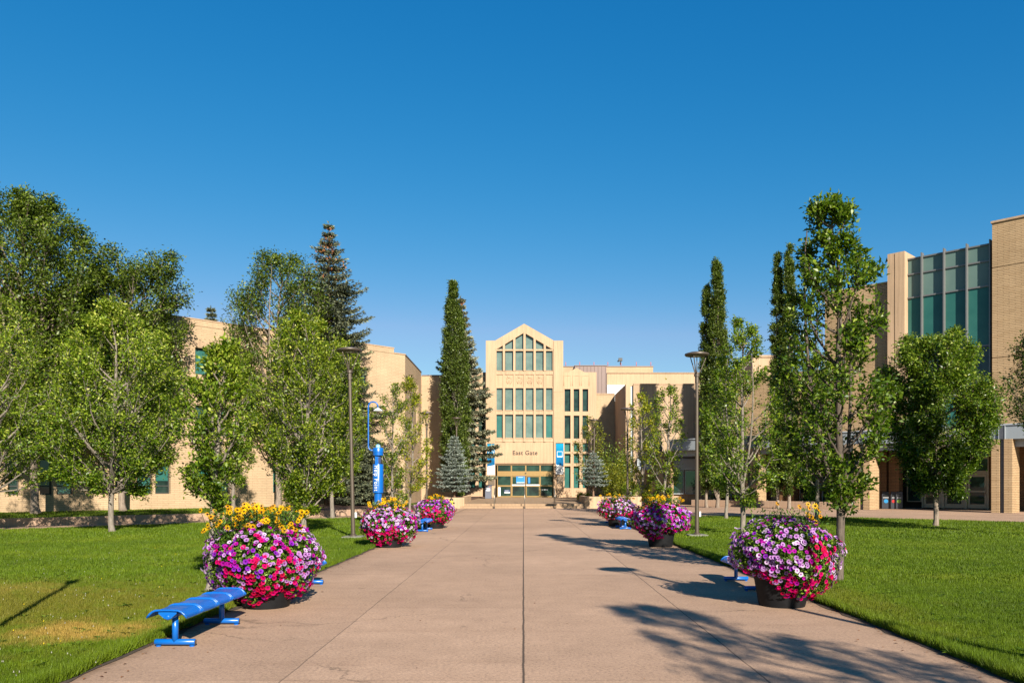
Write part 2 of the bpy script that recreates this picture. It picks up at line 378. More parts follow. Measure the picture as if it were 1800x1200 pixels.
def tree(name, label, cat, group, px, Y, prof, py_base, leafmat, barkmat, seed=0, z0=0.0, nprim=36, nsec=7, nleaf=60, ll=.10, clear=None, tr=None,
         sigma=.16, steep=1.0, metric=None, fill=1.0, lean=0.0, x=None, wide=1.1, amp=.20, droop=.3, palebias=0.0, forks=0):
    rng = np.random.default_rng(seed+11)
    bx = X(px, Y) if x is None else x
    if metric is None:                                     # silhouette measured in photo pixels -> metres about the trunk
        rows = [(Z(py, Y)-z0, (px-a)/F*Y, (b-px)/F*Y) for py, a, b in prof]
    else: rows = metric
    rows = [(H+(z_+z0-H)*(1-.55*(a_+b_)/2/Y)-z0, a_, b_) if metric is None else (z_, a_, b_) for z_, a_, b_ in rows]   # the near side of a crown looms higher
    rows = sorted(rows); zz = np.array([r[0] for r in rows]); RL = np.array([r[1] for r in rows]); RR = np.array([r[2] for r in rows])
    Ht = zz[-1]; zlo = zz[0]; clear = zlo if clear is None else clear
    tr = Ht*.012+.02 if tr is None else tr
    dep = 0.5*(RL+RR)
    def axis_x(z): return np.interp(z, zz, (RR-RL)/2)*np.clip((z-clear)/max(Ht-clear, .1), 0, 1)
    ph = rng.uniform(0, 6.28, 3); f1, f2 = rng.uniform(1.2, 2.0), rng.uniform(1.6, 2.6)
    def rad_at(z): return wide*np.interp(z, zz, (RL+RR)/2)
    def lump(z, a): return 1-amp*(.5+.5*math.sin(2*a+ph[0]+z*f1)*math.cos(z*f2+ph[1]+a))
    T = Tubes()
    nt_ = 16; tz = np.concatenate([[0, .012*Ht, .035*Ht], np.linspace(.09*Ht, Ht*.97, nt_-3)])
    wx = np.cumsum(rng.normal(0, .012*Ht/6, nt_)); wy = np.cumsum(rng.normal(0, .012*Ht/6, nt_)); wx -= wx[0]; wy -= wy[0]
    TX = axis_x(tz)*.9+wx+lean*tz/Ht; TP = np.stack([TX, wy, tz], 1)
    TR = tr*(1-tz/Ht)**.75*.95+.006; TR[0] *= 1.35; TR[1] *= 1.12
    T.add(TP, TR, 10)
    trunk_at = lambda z: np.array([np.interp(z, tz, TP[:, 0]), np.interp(z, tz, TP[:, 1]), z])
    if forks:
        for k in range(forks):
            zs = clear*rng.uniform(.85, 1.1)+.1; a = rng.uniform(0, 6.28); tipz = Ht*rng.uniform(.8, .95)
            rr = rad_at(tipz)*.6; e = np.array([axis_x(tipz)+rr*math.cos(a), rr*math.sin(a), tipz]); s0 = trunk_at(zs)
            c = s0*.5+e*.5+np.array([math.cos(a), math.sin(a), -.3])*rad_at((zs+tipz)/2)*.35
            P = bez(s0, c, e, 10); T.add(P, np.linspace(tr*.55, .008, 10), 7)
    nsec = int(nsec*1.5); nleaf = nleaf*.96; ll = ll*.87; sigma = sigma*.62; LP = []; LD = []; ga = rng.uniform(0, 6.28)
    for i in range(nprim):
        u = (i+rng.uniform(0, 1))/nprim
        zt = zlo+(Ht-zlo)*(u**.92)                         # height of the tip
        if zt > Ht*.99: zt = Ht*.99
        R = rad_at(zt)*rng.uniform(.72, 1.04)
        R *= lump(zt, ga+2.4)
        ga += 2.39996+rng.normal(0, .25); c_, s_ = math.cos(ga), math.sin(ga)
        tip = np.array([axis_x(zt)+R*c_, R*s_*.85, zt+rng.normal(0, .02*Ht)])
        zs = max(clear*.92, min(zt-steep*R-rng.uniform(0, .06)*Ht, Ht*.93))
        if zt < clear*1.05+.1: zs = clear
        s0 = trunk_at(zs)
        mid = s0*.45+tip*.55+np.array([c_, s_, 0])*R*.12+np.array([0, 0, (-.18 if zt > zs else .2)*R])
        n = 9; P = bez(s0, mid, tip, n); P[1:-1] += rng.normal(0, .012*max(R, .3), (n-2, 3))
        Ln = np.linalg.norm(tip-s0); r0 = min(tr*.55, .010+.016*Ln)
        T.add(P, np.linspace(r0, .004, n), 5)
        for j in range(nsec):
            t = rng.uniform(.28, 1.0)**.8; k = t*(n-1); k0 = int(min(k, n-2)); base = P[k0]+(P[k0+1]-P[k0])*(k-k0)
            dr = norm(P[k0+1]-P[k0])
            sl = (.20+.30*(1-t)+.1)*min(Ln, 2.2+.1*Ht)*rng.uniform(.5, 1.15)
            d = norm(dr*.8+rng.normal(0, .58, 3)+np.array([0, 0, .38])); e = base+d*sl
            lim = rad_at(min(max(e[2], zlo), Ht))*1.04*lump(e[2], math.atan2(e[1], e[0]-axis_x(e[2]))); ax = axis_x(e[2]); rr = math.hypot(e[0]-ax, e[1])
            if rr > lim: e[0] = ax+(e[0]-ax)*lim/rr; e[1] *= lim/rr
            e[2] = min(max(e[2], zlo-.04*Ht), Ht*1.01)
            S = bez(base, (base+e)/2+rng.normal(0, .04, 3)*sl, e, 5); T.add(S, np.linspace(min(r0*.5, .012), .0025, 5), 4)
            m = max(4, int(nleaf*rng.uniform(.6, 1.3)*fill)); tt = rng.uniform(.15, 1.05, m)**.8
            pts = base+(e-base)*tt[:, None]+rng.normal(0, sigma, (m, 3))*np.array([1, 1, .75])
            LP.append(pts); LD.append(np.tile(d, (m, 1)))
        m = int(nleaf*.5*fill)+2; tt = rng.uniform(.6, 1.03, m); kk = tt*(n-1)
        LP.append(np.stack([np.interp(kk, np.arange(n), P[:, q]) for q in range(3)], 1)+rng.normal(0, sigma*.7, (m, 3))); LD.append(np.tile(norm(tip-s0), (m, 1)))
    m = int(nleaf*.8); zq = Ht*rng.uniform(.9, 1.0, m); LP.append(np.stack([axis_x(zq), 0*zq, zq], 1)+rng.normal(0, sigma*.45, (m, 3))); LD.append(np.tile([0, 0, 1.], (m, 1)))
    P = np.concatenate(LP); D = np.concatenate(LD); n = len(P)
    out = P-np.stack([axis_x(P[:, 2]), 0*P[:, 2], P[:, 2]-.5], 1)
    D = norm(D*.5+norm(out)*.6+rng.normal(0, .75, (n, 3))+np.array([0, 0, -droop]))
    Nn = norm(norm(out)*.45+rng.normal(0, .55, (n, 3))+np.array([0, 0, .75]))
    ln = ll*rng.uniform(.65, 1.3, n); wd = ln*rng.uniform(.42, .58, n)
    V, Fq = leaf_quads(P, D, Nn, ln, wd, rng)
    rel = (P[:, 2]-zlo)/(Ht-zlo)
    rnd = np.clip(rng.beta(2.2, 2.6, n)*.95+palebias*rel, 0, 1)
    root = empty(name, (bx, Y, z0), label=label, cat=cat, group=group)
    tk = link('trunk', T.mesh('trunk', barkmat), root)
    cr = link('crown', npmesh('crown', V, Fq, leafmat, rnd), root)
    return root

def spruce(name, label, cat, group, px, Y, z0, Ht, R, leafmat, seed=0, nwh=34, nbr=7, zlow=.06, dens=1.0, tuft=.16, cones=False, tl=0.0):
    rng = np.random.default_rng(seed+77); T = Tubes()
    T.add(np.array([[0, 0, 0], [0, 0, Ht*.5], [0, 0, Ht]]), np.array([Ht*.014+.03, Ht*.008+.02, .006]), 8)
    P = []; D = []; W = []; CN = []
    for i in range(nwh):
        u = (i+.5)/nwh; z = Ht*(zlow+(1-zlow)*u**.95); rr = R*min(1.0, 1.22*(1-u)**.80)*rng.uniform(.72, 1.12)*(1-.35*max(0, u-.75)/.25)+.05
        if u < .10: rr *= .8+u*2
        for b in range(nbr):
            a = 2*math.pi*(b+rng.uniform(-.3, .3))/nbr+i*1.1; ln = rr*rng.uniform(.55, 1.15); c = np.array([math.cos(a), math.sin(a), 0])
            st = np.array([0, 0, z]); rise = .5*(u-.35)
            end = st+c*ln+np.array([0, 0, ln*rise*.8]); mid = st+c*ln*.5+np.array([0, 0, ln*(rise*.3-.10)])
            B = bez(st, mid, end+np.array([0, 0, ln*.06]), 7); T.add(B, np.linspace(.012+.012*ln, .004, 7), 4)
            side = np.array([-c[1], c[0], 0]); nt_ = max(3, int(ln*7*dens))
            for t in np.linspace(.12, 1, nt_):
                k = t*6; k0 = int(min(k, 5)); q = B[k0]+(B[k0+1]-B[k0])*(k-k0)
                tl_ = ln*.34*(1.1-t)+.08
                for sg in (-1, 1):
                    d = norm(c*.75+side*sg*.9+np.array([0, 0, rng.uniform(-.25, .12)])); m = max(2, int(tl_*11*dens))
                    s = np.linspace(.05, 1, m)[:, None]
                    pts = q+d*tl_*s+rng.normal(0, .02, (m, 3)); pts[:, 2] -= .10*tl_*s[:, 0]
                    P.append(pts); D.append(np.tile(d, (m, 1))); W.append(np.full(m, tuft))
            P.append(B[-3:]); D.append(np.tile(c, (3, 1))); W.append(np.full(3, tuft))
            if cones and u > .78 and rng.random() < .55:
                for _ in range(5): CN.append(B[rng.integers(2, 7)]+rng.normal(0, .09, 3)+np.array([0, 0, -.1]))
    P.append(np.array([[0, 0, Ht*.98], [0, 0, Ht], [0, 0, Ht*.96]])); D.append(np.tile([0, 0, 1.], (3, 1))); W.append(np.full(3, tuft))
    P = np.concatenate(P); D = np.concatenate(D); W = np.concatenate(W)
    P = np.repeat(P, 3, 0); D = np.repeat(D, 3, 0); W = np.repeat(W, 3); n = len(P)
    D = norm(D+rng.normal(0, .38, (n, 3))+np.array([0, 0, .12])); Nn = norm(rng.normal(0, 1, (n, 3))+np.array([0, 0, .8]))
    V, Fq = leaf_quads(P, D, Nn, W*rng.uniform(.7, 1.25, n), W*rng.uniform(.22, .34, n), rng, .1)
    root = empty(name, (X(px, Y), Y, z0), label=label, cat=cat, group=group)
    link('trunk', T.mesh('trunk', BARK_R), root)
    link('crown', npmesh('crown', V, Fq, leafmat, np.clip(rng.beta(2, 2.2, n), 0, 1)), root)
    if CN:
        Q = np.repeat(np.array(CN), 3, 0); n = len(Q); Dn = norm(rng.normal(0, .35, (n, 3))+np.array([0, 0, -1])); Nn = norm(rng.normal(0, 1, (n, 3)))
        V, Fq = leaf_quads(Q, Dn, Nn, np.full(n, .17), np.full(n, .07), rng, .4)
        tag(link('cones', npmesh('cones', V, Fq, FO_CONE, rng.random(n)), root), kind='stuff')
    return root

def shrub(name, label, cat, group, x, Y, z0, rx, ry, rz, leafmat, n=4000, ll=.07, seed=0, stems=9):
    rng = np.random.default_rng(seed+5); T = Tubes(); root = empty(name, (x, Y, z0), label=label, cat=cat, group=group)
    cl = []
    for k in range(stems*3):
        a = rng.uniform(0, 6.28); t = rng.uniform(.2, 1)**.6; e = np.array([rx*t*math.cos(a), ry*t*math.sin(a), rz*rng.uniform(.35, 1)*(1-.35*t*t)])
        s = np.array([rng.normal(0, .05), rng.normal(0, .05), 0.0]); T.add(bez(s, (s+e)/2*np.array([.7, .7, 1.2]), e, 6), np.linspace(.014, .003, 6), 4); cl.append(e)
    cl = np.array(cl); idx = rng.integers(0, len(cl), n); u = rng.uniform(.55, 1.08, n)[:, None]
    P = cl[idx]*u+rng.normal(0, 1, (n, 3))*np.array([rx, ry, rz])*.13; P[:, 2] = np.abs(P[:, 2])
    D = norm(P/np.array([rx, ry, rz])+rng.normal(0, .8, (n, 3))); Nn = norm(rng.normal(0, .7, (n, 3))+np.array([0, -.2, .8])); ln = ll*rng.uniform(.6, 1.3, n)
    V, Fq = leaf_quads(P, D, Nn, ln, ln*.5, rng)
    link('stems', T.mesh('stems', BARK_O), root); link('leaves', npmesh('leaves', V, Fq, leafmat, rng.beta(2, 2, n)), root)
    return root

# ------------------------------------------------------------------ ground materials
def lawn_color(nt, rndattr):
    p = geopos(nt)
    sp = nd(nt, 'ShaderNodeSeparateXYZ', Vector=p)
    n1 = noise(nt, p, .35, 4, .6); n2 = noise(nt, p, 2.2, 4, .7); n3 = noise(nt, p, 14, 3, .7)
    c = ramp(nt, n1, [(.25, (.090, .16, .008)), (.5, (.125, .21, .010)), (.75, (.18, .255, .016))])
    c = mix(nt, 1, c, ramp(nt, n2, [(.25, .70), (.75, 1.22)]), 'MULTIPLY')
    c = mix(nt, 1, c, ramp(nt, n3, [(.2, .72), (.8, 1.22)]), 'MULTIPLY')
    def blob(cx, cy, rx, ry, amp, lo=.3):
        dx = math_(nt, 'DIVIDE', math_(nt, 'SUBTRACT', sp.outputs[0], cx), rx); dy = math_(nt, 'DIVIDE', math_(nt, 'SUBTRACT', sp.outputs[1], cy), ry)
        d = math_(nt, 'SQRT', math_(nt, 'ADD', math_(nt, 'MULTIPLY', dx, dx), math_(nt, 'MULTIPLY', dy, dy)))
        d = math_(nt, 'ADD', d, math_(nt, 'MULTIPLY', math_(nt, 'SUBTRACT', n2, .5), 1.5))
        d = math_(nt, 'ADD', d, math_(nt, 'MULTIPLY', math_(nt, 'SUBTRACT', n3, .5), .9))
        return ramp(nt, d, [(lo, amp), (1.0, 0)])
    c = mix(nt, blob(-7.0, 10.5, 4.6, 3.6, .85, .2), c, (.21, .20, .035))
    c = mix(nt, blob(-8.6, 12.2, 2.2, 1.0, .55), c, (.36, .29, .085))
    c = mix(nt, blob(-4.9, 8.75, .95, .85, .75), c, (.56, .37, .14))
    c = mix(nt, blob(4.6, 11.5, .6, 3.0, .4), c, (.24, .24, .04))
    c = mix(nt, ramp(nt, noise(nt, p, .9, 3), [(.58, 0), (.72, .3)]), c, (.25, .27, .04))
    c = mix(nt, 1, c, (KV[0]*.94, KV[1], KV[2]*.8), 'MULTIPLY')
    if rndattr:
        a = nt.nodes.new('ShaderNodeAttribute'); a.attribute_name = 'rnd'
        c = mix(nt, 1, c, ramp(nt, a.outputs['Fac'], [(0, (.65, .62, .5)), (.6, (1.25, 1.2, 1.1)), (1, (2.1, 1.75, 1.9))]), 'MULTIPLY')
    return c
m, nt, b = newmat('lawn'); L(nt, mix(nt, 1, lawn_color(nt, False), (.75, .75, .7), 'MULTIPLY'), b.inputs['Base Color']); b.inputs['Roughness'].default_value = .95; b.inputs['Specular IOR Level'].default_value = .1
bump(nt, b, noise(nt, geopos(nt), 40, 4, .8), 1.0, .03)
m, nt, b = newmat('grass_blade'); c = lawn_color(nt, True); L(nt, c, b.inputs['Base Color']); b.inputs['Roughness'].default_value = .55; b.inputs['Specular IOR Level'].default_value = .25
t = nt.nodes.new('ShaderNodeBsdfTranslucent'); L(nt, mix(nt, 1, c, (1.3, 1.3, .7), 'MULTIPLY'), t.inputs['Color'])
mx = nd(nt, 'ShaderNodeMixShader', Fac=.35); L(nt, b.outputs[0], mx.inputs[1]); L(nt, t.outputs[0], mx.inputs[2]); L(nt, mx.outputs[0], nt.nodes['Material Output'].inputs['Surface'])

def concrete(name, col, joints):
    m, nt, b = newmat(name); col = kv(col); p = geopos(nt); sp = nd(nt, 'ShaderNodeSeparateXYZ', Vector=p)
    big = noise(nt, p, .28, 5, .65); med = noise(nt, p, 2.6, 5, .7); fine = noise(nt, p, 30, 3, .85); fine2 = noise(nt, p, 80, 2, .8)
    c = mix(nt, 1, col, ramp(nt, big, [(.3, .84), (.7, 1.12)]), 'MULTIPLY')
    c = mix(nt, 1, c, ramp(nt, med, [(.25, (.88, .87, .86)), (.75, (1.08, 1.08, 1.08))]), 'MULTIPLY')
    c = mix(nt, 1, c, ramp(nt, fine, [(.32, (.62, .62, .65)), (.5, (1.0, 1.0, 1)), (.7, (1.24, 1.22, 1.18))]), 'MULTIPLY')
    c = mix(nt, 1, c, ramp(nt, fine2, [(.3, .80), (.65, 1.12)]), 'MULTIPLY')
    # long faint stains across the walk and scattered dark blots
    mp = nd(nt, 'ShaderNodeMapping', Vector=p); mp.inputs['Scale'].default_value = (.35, 2.2, 1); 
    c = mix(nt, 1, c, ramp(nt, noise(nt, mp.outputs[0], 1.2, 6, .7), [(.30, (.90, .885, .875)), (.45, (1, 1, 1))]), 'MULTIPLY')
    c = mix(nt, ramp(nt, noise(nt, p, 3.3, 2, .4), [(.73, 0), (.78, .35)]), c, (.12, .085, .06))
    if joints:
        fx = math_(nt, 'FLOOR', math_(nt, 'DIVIDE', sp.outputs[0], 2.04)); fy = math_(nt, 'FLOOR', math_(nt, 'DIVIDE', math_(nt, 'ADD', sp.outputs[1], 1.1), 3.9))
        wn = nd(nt, 'ShaderNodeTexWhiteNoise', Vector=nd(nt, 'ShaderNodeCombineXYZ', X=fx, Y=fy).outputs[0])
        c = mix(nt, 1, c, ramp(nt, wn.outputs['Value'], [(0, (.93, .925, .92)), (1, (1.05, 1.05, 1.05))]), 'MULTIPLY')
        wv = nt.nodes.new('ShaderNodeVectorMath'); wv.operation = 'MULTIPLY_ADD'; L(nt, noise(nt, p, 1.3, 5, .7, 'Color'), wv.inputs[0]); wv.inputs[1].default_value = (.9, .9, 0); L(nt, p, wv.inputs[2])
        vo = nd(nt, 'ShaderNodeTexVoronoi', Scale=.16, Vector=wv.outputs[0]); vo.feature = 'DISTANCE_TO_EDGE'
        ck = math_(nt, 'MULTIPLY', ramp(nt, vo.outputs['Distance'], [(.0008, 1), (.0022, 0)]), ramp(nt, noise(nt, p, .4, 2), [(.50, 0), (.56, .55)]))
        c = mix(nt, ck, c, (.07, .05, .035))
        wob = math_(nt, 'MULTIPLY', math_(nt, 'SUBTRACT', noise(nt, p, 1.7, 4, .7), .5), .03)
        xx = math_(nt, 'ADD', sp.outputs[0], wob)
        def line(coord, at, w, dark, cc):
            d = math_(nt, 'ABSOLUTE', math_(nt, 'SUBTRACT', coord, at))
            return mix(nt, ramp(nt, math_(nt, 'DIVIDE', d, w), [(.35, dark), (1.0, 0)]), cc, (.045, .033, .025))
        c = line(xx, 0.0, .016, .9, c); c = line(xx, -2.03, .010, .6, c); c = line(xx, 2.05, .011, .8, c)
        per = math_(nt, 'PINGPONG', math_(nt, 'ADD', sp.outputs[1], 1.1), 1.95)
        c = line(per, 0.0, .010, .32, c)
        # old soil washed along the lawn edges
        e1 = math_(nt, 'ABSOLUTE', math_(nt, 'SUBTRACT', sp.outputs[0], .125)); e2 = math_(nt, 'SUBTRACT', 3.975, e1)
        e3 = math_(nt, 'ADD', e2, math_(nt, 'MULTIPLY', math_(nt, 'SUBTRACT', noise(nt, p, 4, 4, .7), .5), .45))
        c = mix(nt, ramp(nt, e3, [(.02, .75), (.16, 0)]), c, (.10, .062, .038))
        d0 = math_(nt, 'ADD', e2, math_(nt, 'MULTIPLY', math_(nt, 'SUBTRACT', noise(nt, p, 2.2, 4, .7), .5), .8))
        c = mix(nt, ramp(nt, d0, [(.05, .30), (.7, 0)]), c, (.22, .14, .09))
    else:
        a = math_(nt, 'PINGPONG', math_(nt, 'ADD', sp.outputs[0], sp.outputs[1]), 1.5); bb = math_(nt, 'PINGPONG', math_(nt, 'SUBTRACT', sp.outputs[0], sp.outputs[1]), 1.5)
        for q in (a, bb): c = mix(nt, ramp(nt, math_(nt, 'DIVIDE', q, .02), [(.35, .5), (1, 0)]), c, (.10, .07, .05))
    L(nt, c, b.inputs['Base Color']); b.inputs['Roughness'].default_value = .88; b.inputs['Specular IOR Level'].default_value = .2
    bump(nt, b, fine, .35, .006); return m
CON = concrete('promenade_concrete', (.52, .368, .275), True)
CON2 = concrete('plaza_concrete', (.49, .348, .262), False)

def sheet(name, poly, z, mat, **kw):
    mb = MB(); mb.v = [(x, y, z) for x, y in poly]; mb.face(range(len(poly)))
    o = mb.build(name, mat); 
    if o.data.polygons[0].normal.z < 0: o.data.flip_normals()
    return tag(o, kind='structure')
XL, XR = -3.85, 4.10
sheet('ground', [(-320, -320), (320, -320), (320, 320), (-320, 320)], -.004, CON2)
sheet('promenade', [(XL, -9), (XR, -9), (XR, 53.69), (XL, 53.69)], 0, CON)
LAWN_L = [(XL, -9), (XL, 41.6), (-4.6, 42.2), (-5.4, 41.6), (-56, -9)]
LAWN_R = [(XR, -9), (60, -9), (60, -4.6), (21.3, 34.1), (19, 36.2), (16.3, 38.5), (13, 40.0), (9.3, 40.6), (4.6, 40.8), (XR, 40.2)]
sheet('lawn', LAWN_L, .012, MATS['lawn']); sheet('lawn', LAWN_R, .012, MATS['lawn'])

def inpoly(P, poly):
    x, y = P[:, 0], P[:, 1]; r = np.zeros(len(P), bool); n = len(poly)
    for i in range(n):
        x0, y0 = poly[i]; x1, y1 = poly[(i+1) % n]
        if y0 == y1: continue
        c = ((y0 > y) != (y1 > y)) & (x < (x1-x0)*(y-y0)/(y1-y0)+x0); r ^= c
    return r
rg = np.random.default_rng(3)
def grass_pts(n, y0, y1, side, power):
    u = rg.random(n); y = (y0**power+(y1**power-y0**power)*u)**(1/power)
    xm = .68*y+.6; e = abs(XL) if side < 0 else XR
    x = e-.03+(xm-e)*rg.random(n); P = np.stack([x*side, y], 1)
    return P
def blades(P, h, w, z0=.012):
    n = len(P); a = rg.uniform(0, 6.283, n); lean = rg.normal(0, .35, n)*h; la = rg.uniform(0, 6.283, n)
    B = np.concatenate([P, np.full((n, 1), z0)], 1); s = np.stack([np.cos(a), np.sin(a), 0*a], 1)*(w*.5)[:, None]
    t = B+np.stack([np.cos(la)*lean, np.sin(la)*lean, h], 1)
    V = np.stack([B-s, B+s, t], 1).reshape(-1, 3); return V
gp = []; gh = []; gw = []
for side in (-1, 1):
    for n, y0, y1, pw, h, w in ((190000, 5.6, 13, 1.2, .045, .006), (150000, 13, 24, 1.0, .05, .012), (110000, 24, 43, 1.0, .055, .026)):
        P = grass_pts(n, y0, y1, side, pw); P = P[inpoly(P, LAWN_L if side < 0 else LAWN_R)]
        tuftn = .75+.5*np.sin(P[:, 0]*3.1+np.sin(P[:, 1]*2.3)*2)*np.sin(P[:, 1]*2.7+P[:, 0])
        gp.append(P); gh.append(h*rg.uniform(.5, 1.35, len(P))*(.8+.3*tuftn)); gw.append(np.full(len(P), w))
    # taller uncut fringe along the walk
    n = 60000; y = 5.5+(rg.random(n)**1.7)*36; x = (abs(XL) if side < 0 else XR)+np.abs(rg.normal(0, .09, n))-.005+.03*np.sin(y*2.1)*np.sin(y*5.3); P = np.stack([x*side, y], 1)
    gp.append(P); gh.append(.085*rg.uniform(.4, 1.4, n)); gw.append(.007*np.maximum(1, y/9))
P = np.concatenate(gp); V = blades(P, np.concatenate(gh), np.concatenate(gw))
tag(link('grass', npmesh('grass', V, np.arange(len(V)).reshape(-1, 3), MATS['grass_blade'], rg.beta(2, 3.2, len(P)))), kind='stuff')
# clover heads and dandelions scattered in the left lawn
n = 240; P = grass_pts(n, 6, 20, -1, 1.0); V = []; Fq = []; cc = []
for i, (x, y) in enumerate(P):
    r = .007; z = .045; o = len(V); V += [(x+r, y, z), (x, y+r, z), (x-r, y, z), (x, y-r, z), (x, y, z+.02)]
    cl = (.42, .40, .32) if i % 9 else (.75, .55, .02)
    for a, b2 in ((0, 1), (1, 2), (2, 3), (3, 0)): Fq.append((o+a, o+b2, o+4)); cc.append(cl)
tag(link('lawn_clover', npmesh('lawn_clover', np.array(V), np.array(Fq), PETAL, None, np.array(cc))), kind='stuff')
# broad-leaved weeds dotted through the turf
wp = []; wd_ = []; wl = []
for side in (-1, 1):
    Pw = grass_pts(150, 5.8, 17, side, 1.0)
    for x_, y_ in Pw:
        k = rg.integers(5, 10); a = rg.uniform(0, 6.28, k); wp.append(np.tile([x_, y_, .03], (k, 1))); wd_.append(np.stack([np.cos(a), np.sin(a), rg.uniform(.1, .6, k)], 1)); wl.append(rg.uniform(.04, .09, k))
wp = np.concatenate(wp); wd_ = np.concatenate(wd_); wl = np.concatenate(wl)
V, Fq = leaf_quads(wp, wd_, np.tile([0, 0, 1.], (len(wp), 1)), wl, wl*.38, rg)
tag(link('lawn_weeds', npmesh('lawn_weeds', V, Fq, FO_FLW, rg.random(len(wp)))), kind='stuff')
# fallen leaves and bits along the walk
n = 520; yy = 5.6+rg.random(n)**1.6*36; sd = rg.choice([-1, 1], n); xe = np.where(sd < 0, abs(XL), XR); edge = rg.random(n) < .8
xx = sd*np.where(edge, xe-np.abs(rg.normal(0, .22, n))-.01, rg.random(n)*xe); an = rg.uniform(0, 6.28, n)
P = np.stack([xx, yy, np.full(n, .006)], 1); D_ = np.stack([np.cos(an), np.sin(an), rg.uniform(0, .3, n)], 1)
V, Fq = leaf_quads(P, D_, np.tile([0, 0, 1.], (n, 1)), .035*rg.uniform(.4, 1.3, n), .018*rg.uniform(.5, 1.2, n), rg)
tag(link('leaf_litter', npmesh('leaf_litter', V, Fq, FO_CONE, rg.random(n))), kind='stuff')
# soil strip along the left and right edges
for side, e in ((-1, abs(XL)), (1, XR)):
    ys = np.linspace(5.2, 41, 150); a = [(side*(e-.035-.07*random.Random(i).random()**2), y) for i, y in enumerate(ys)]
    sheet('soil_edge', a+[(side*(e+.06), y) for y in ys[::-1]], .006, SOIL)

# ------------------------------------------------------------------ left brick building (45 degree front)
OL = (-24.8, 37.8, 0); S2 = math.sqrt(2)
def FL(px, d=0.0):
    r = (px-CX)/F; K = 62.6+S2*d; Y = K/(1-r); return (r*Y-OL[0]+Y-OL[1])/S2, Y
def ZL(py, px, d=0.0): return Z(py, FL(px, d)[1])
bl = empty('brick_building', OL, rad(45), label='long buff brick building with paired teal windows, behind the mature trees on the left', cat='building')
LX1 = FL(712)[0]
cols = [(14, 34), (70, 92), (100, 129), (208, 236), (241, 268), (273, 300), (343, 373), (381, 404), (480, 499), (517, 540), (604, 622), (629, 646)]
cols = [(FL(a)[0], FL(b_)[0]) for a, b_ in cols]
levels = [(1.12, 2.88), (4.35, 6.05), (7.75, 9.25)]
holes = [(a, b_, z0, z1) for a, b_ in cols for z0, z1 in levels]
w = MB(); wall_holes(w, -14, LX1, .25, 10.45, .35, holes)
w.box(LX1-8.6, LX1-.02, .36, 12, .25, 10.44); w.box(-14, LX1-8.7, .36, 14, .25, 10.44)
w.build('wall', BR_L, bl)
MB().box(-14, FL(692)[0], -.03, .38, 10.453, 10.78).build('parapet', BR_L, bl)
MB().box(-14, FL(692)[0]+.02, -.06, .42, 10.783, 10.85).box(FL(692)[0]+.03, LX1+.03, -.04, .4, 10.455, 10.53).build('coping', PRE2, bl)
rnd = random.Random(4)
for i, (a, b_) in enumerate(cols):
    for j, (z0, z1) in enumerate(levels):
        g = GL_DARK if (i*3+j*2) % 5 in (0, 3) else GL_TEAL
        wo = window(bl, a+.01, b_-.01, z0+.01, z1-.01, .20, g, fw=.05, fd=.07, bars=(z0+.42,) if j == 0 else ())
        if rnd.random() < .55: hb = rnd.uniform(.25, .8)*(z1-z0); MB().box(a+.05, b_-.05, .238, .246, z1-.04-hb, z1-.05).build('blind', GL_LIGHT if rnd.random() < .4 else GL_CW, wo)
gr = [(cols[1][0], cols[2][1]), (cols[3][0], cols[5][1]), (cols[6][0], cols[7][1]), (cols[8][0], cols[9][1]), (cols[10][0], cols[11][1])]
for a, b_ in gr:
    for z0 in (3.93, 7.45):
        MB().box(a-.25, b_+.25, -.14, .02, z0, z0+.17).build('sill', PRE2, bl)
    MB().box(a-.2, b_+.2, -.012, .02, 9.30, 9.62).build('lintel', PRE2, bl)
# the wing turning away towards the gate, then the end wall facing the walk
PX8 = X(712, 54.5)
we = empty('brick_wing', (PX8, 54.5, 0), label='buff brick wing with narrow slot windows, between the long left building and the columnar poplar', cat='building')
w = MB()
hs = [(2.2+k*.72, 2.72+k*.72, 8.6, 9.45) for k in (0, 1)]+[(5.7+k*.72, 6.2+k*.72, 8.3, 9.3) for k in (0, 1)]+[(5.7+k*.72, 6.2+k*.72, 4.9, 7.6) for k in (0, 1)]
w2 = MB(); wall_holes(w2, 0, 8.7, .25, 10.45, .35, hs); w2.xf(Matrix.Rotation(rad(90), 4, 'Z')); o_ = w2
n0 = len(w2.v); w2.box(-8, -.36, 0.02, 8.68, .25, 10.44)
w2.box(-.02, 2.6, 8.7, 9.1, .25, 10.20)
w2.build('wall', BR_L, we)
for h_ in hs: MB().box(-.22, -.2, h_[0], h_[1], h_[2], h_[3]).build('window', GL_DARK, we)
MB().box(-.4, .03, -.0, 8.66, 10.453, 10.53).box(.05, 2.63, 8.66, 9.14, 10.203, 10.28).build('coping', BROWNM, we)

# raised lawn, curb wall and side walk on the left
def LW(lx, ly): return (OL[0]+(lx-ly)/S2, OL[1]+(lx+ly)/S2)
pts = [LW(-16, -8.4), LW(FL(700, -8.5)[0], -8.4), (-6.9, 53.6), (-6.9, 58), LW(LX1, 1), LW(-16, 1)]
o = MB().prism(pts, -.1, .29, 'z').build('raised_lawn', MATS['lawn']); tag(o, kind='structure')
cw = MB().box(-16, FL(700, -8.63)[0], -8.63, -8.38, 0, .315)
for k in range(9): cw.box(-14+k*4.2, -14+k*4.2+.02, -8.634, -8.63, .01, .31)
o = cw.build('curb_wall', CURB); o.location = OL; o.rotation_euler = (0, 0, rad(45)); bevel(o, .012)
tag(o, 'low pinkish concrete retaining wall under the left building lawn', 'wall')
o = MB().box(-7.0, -6.75, 44.3, 53.6, 0, .33).build('curb_wall', CURB); bevel(o, .012); tag(o, 'short low concrete wall running back to the entrance planter on the left', 'wall')
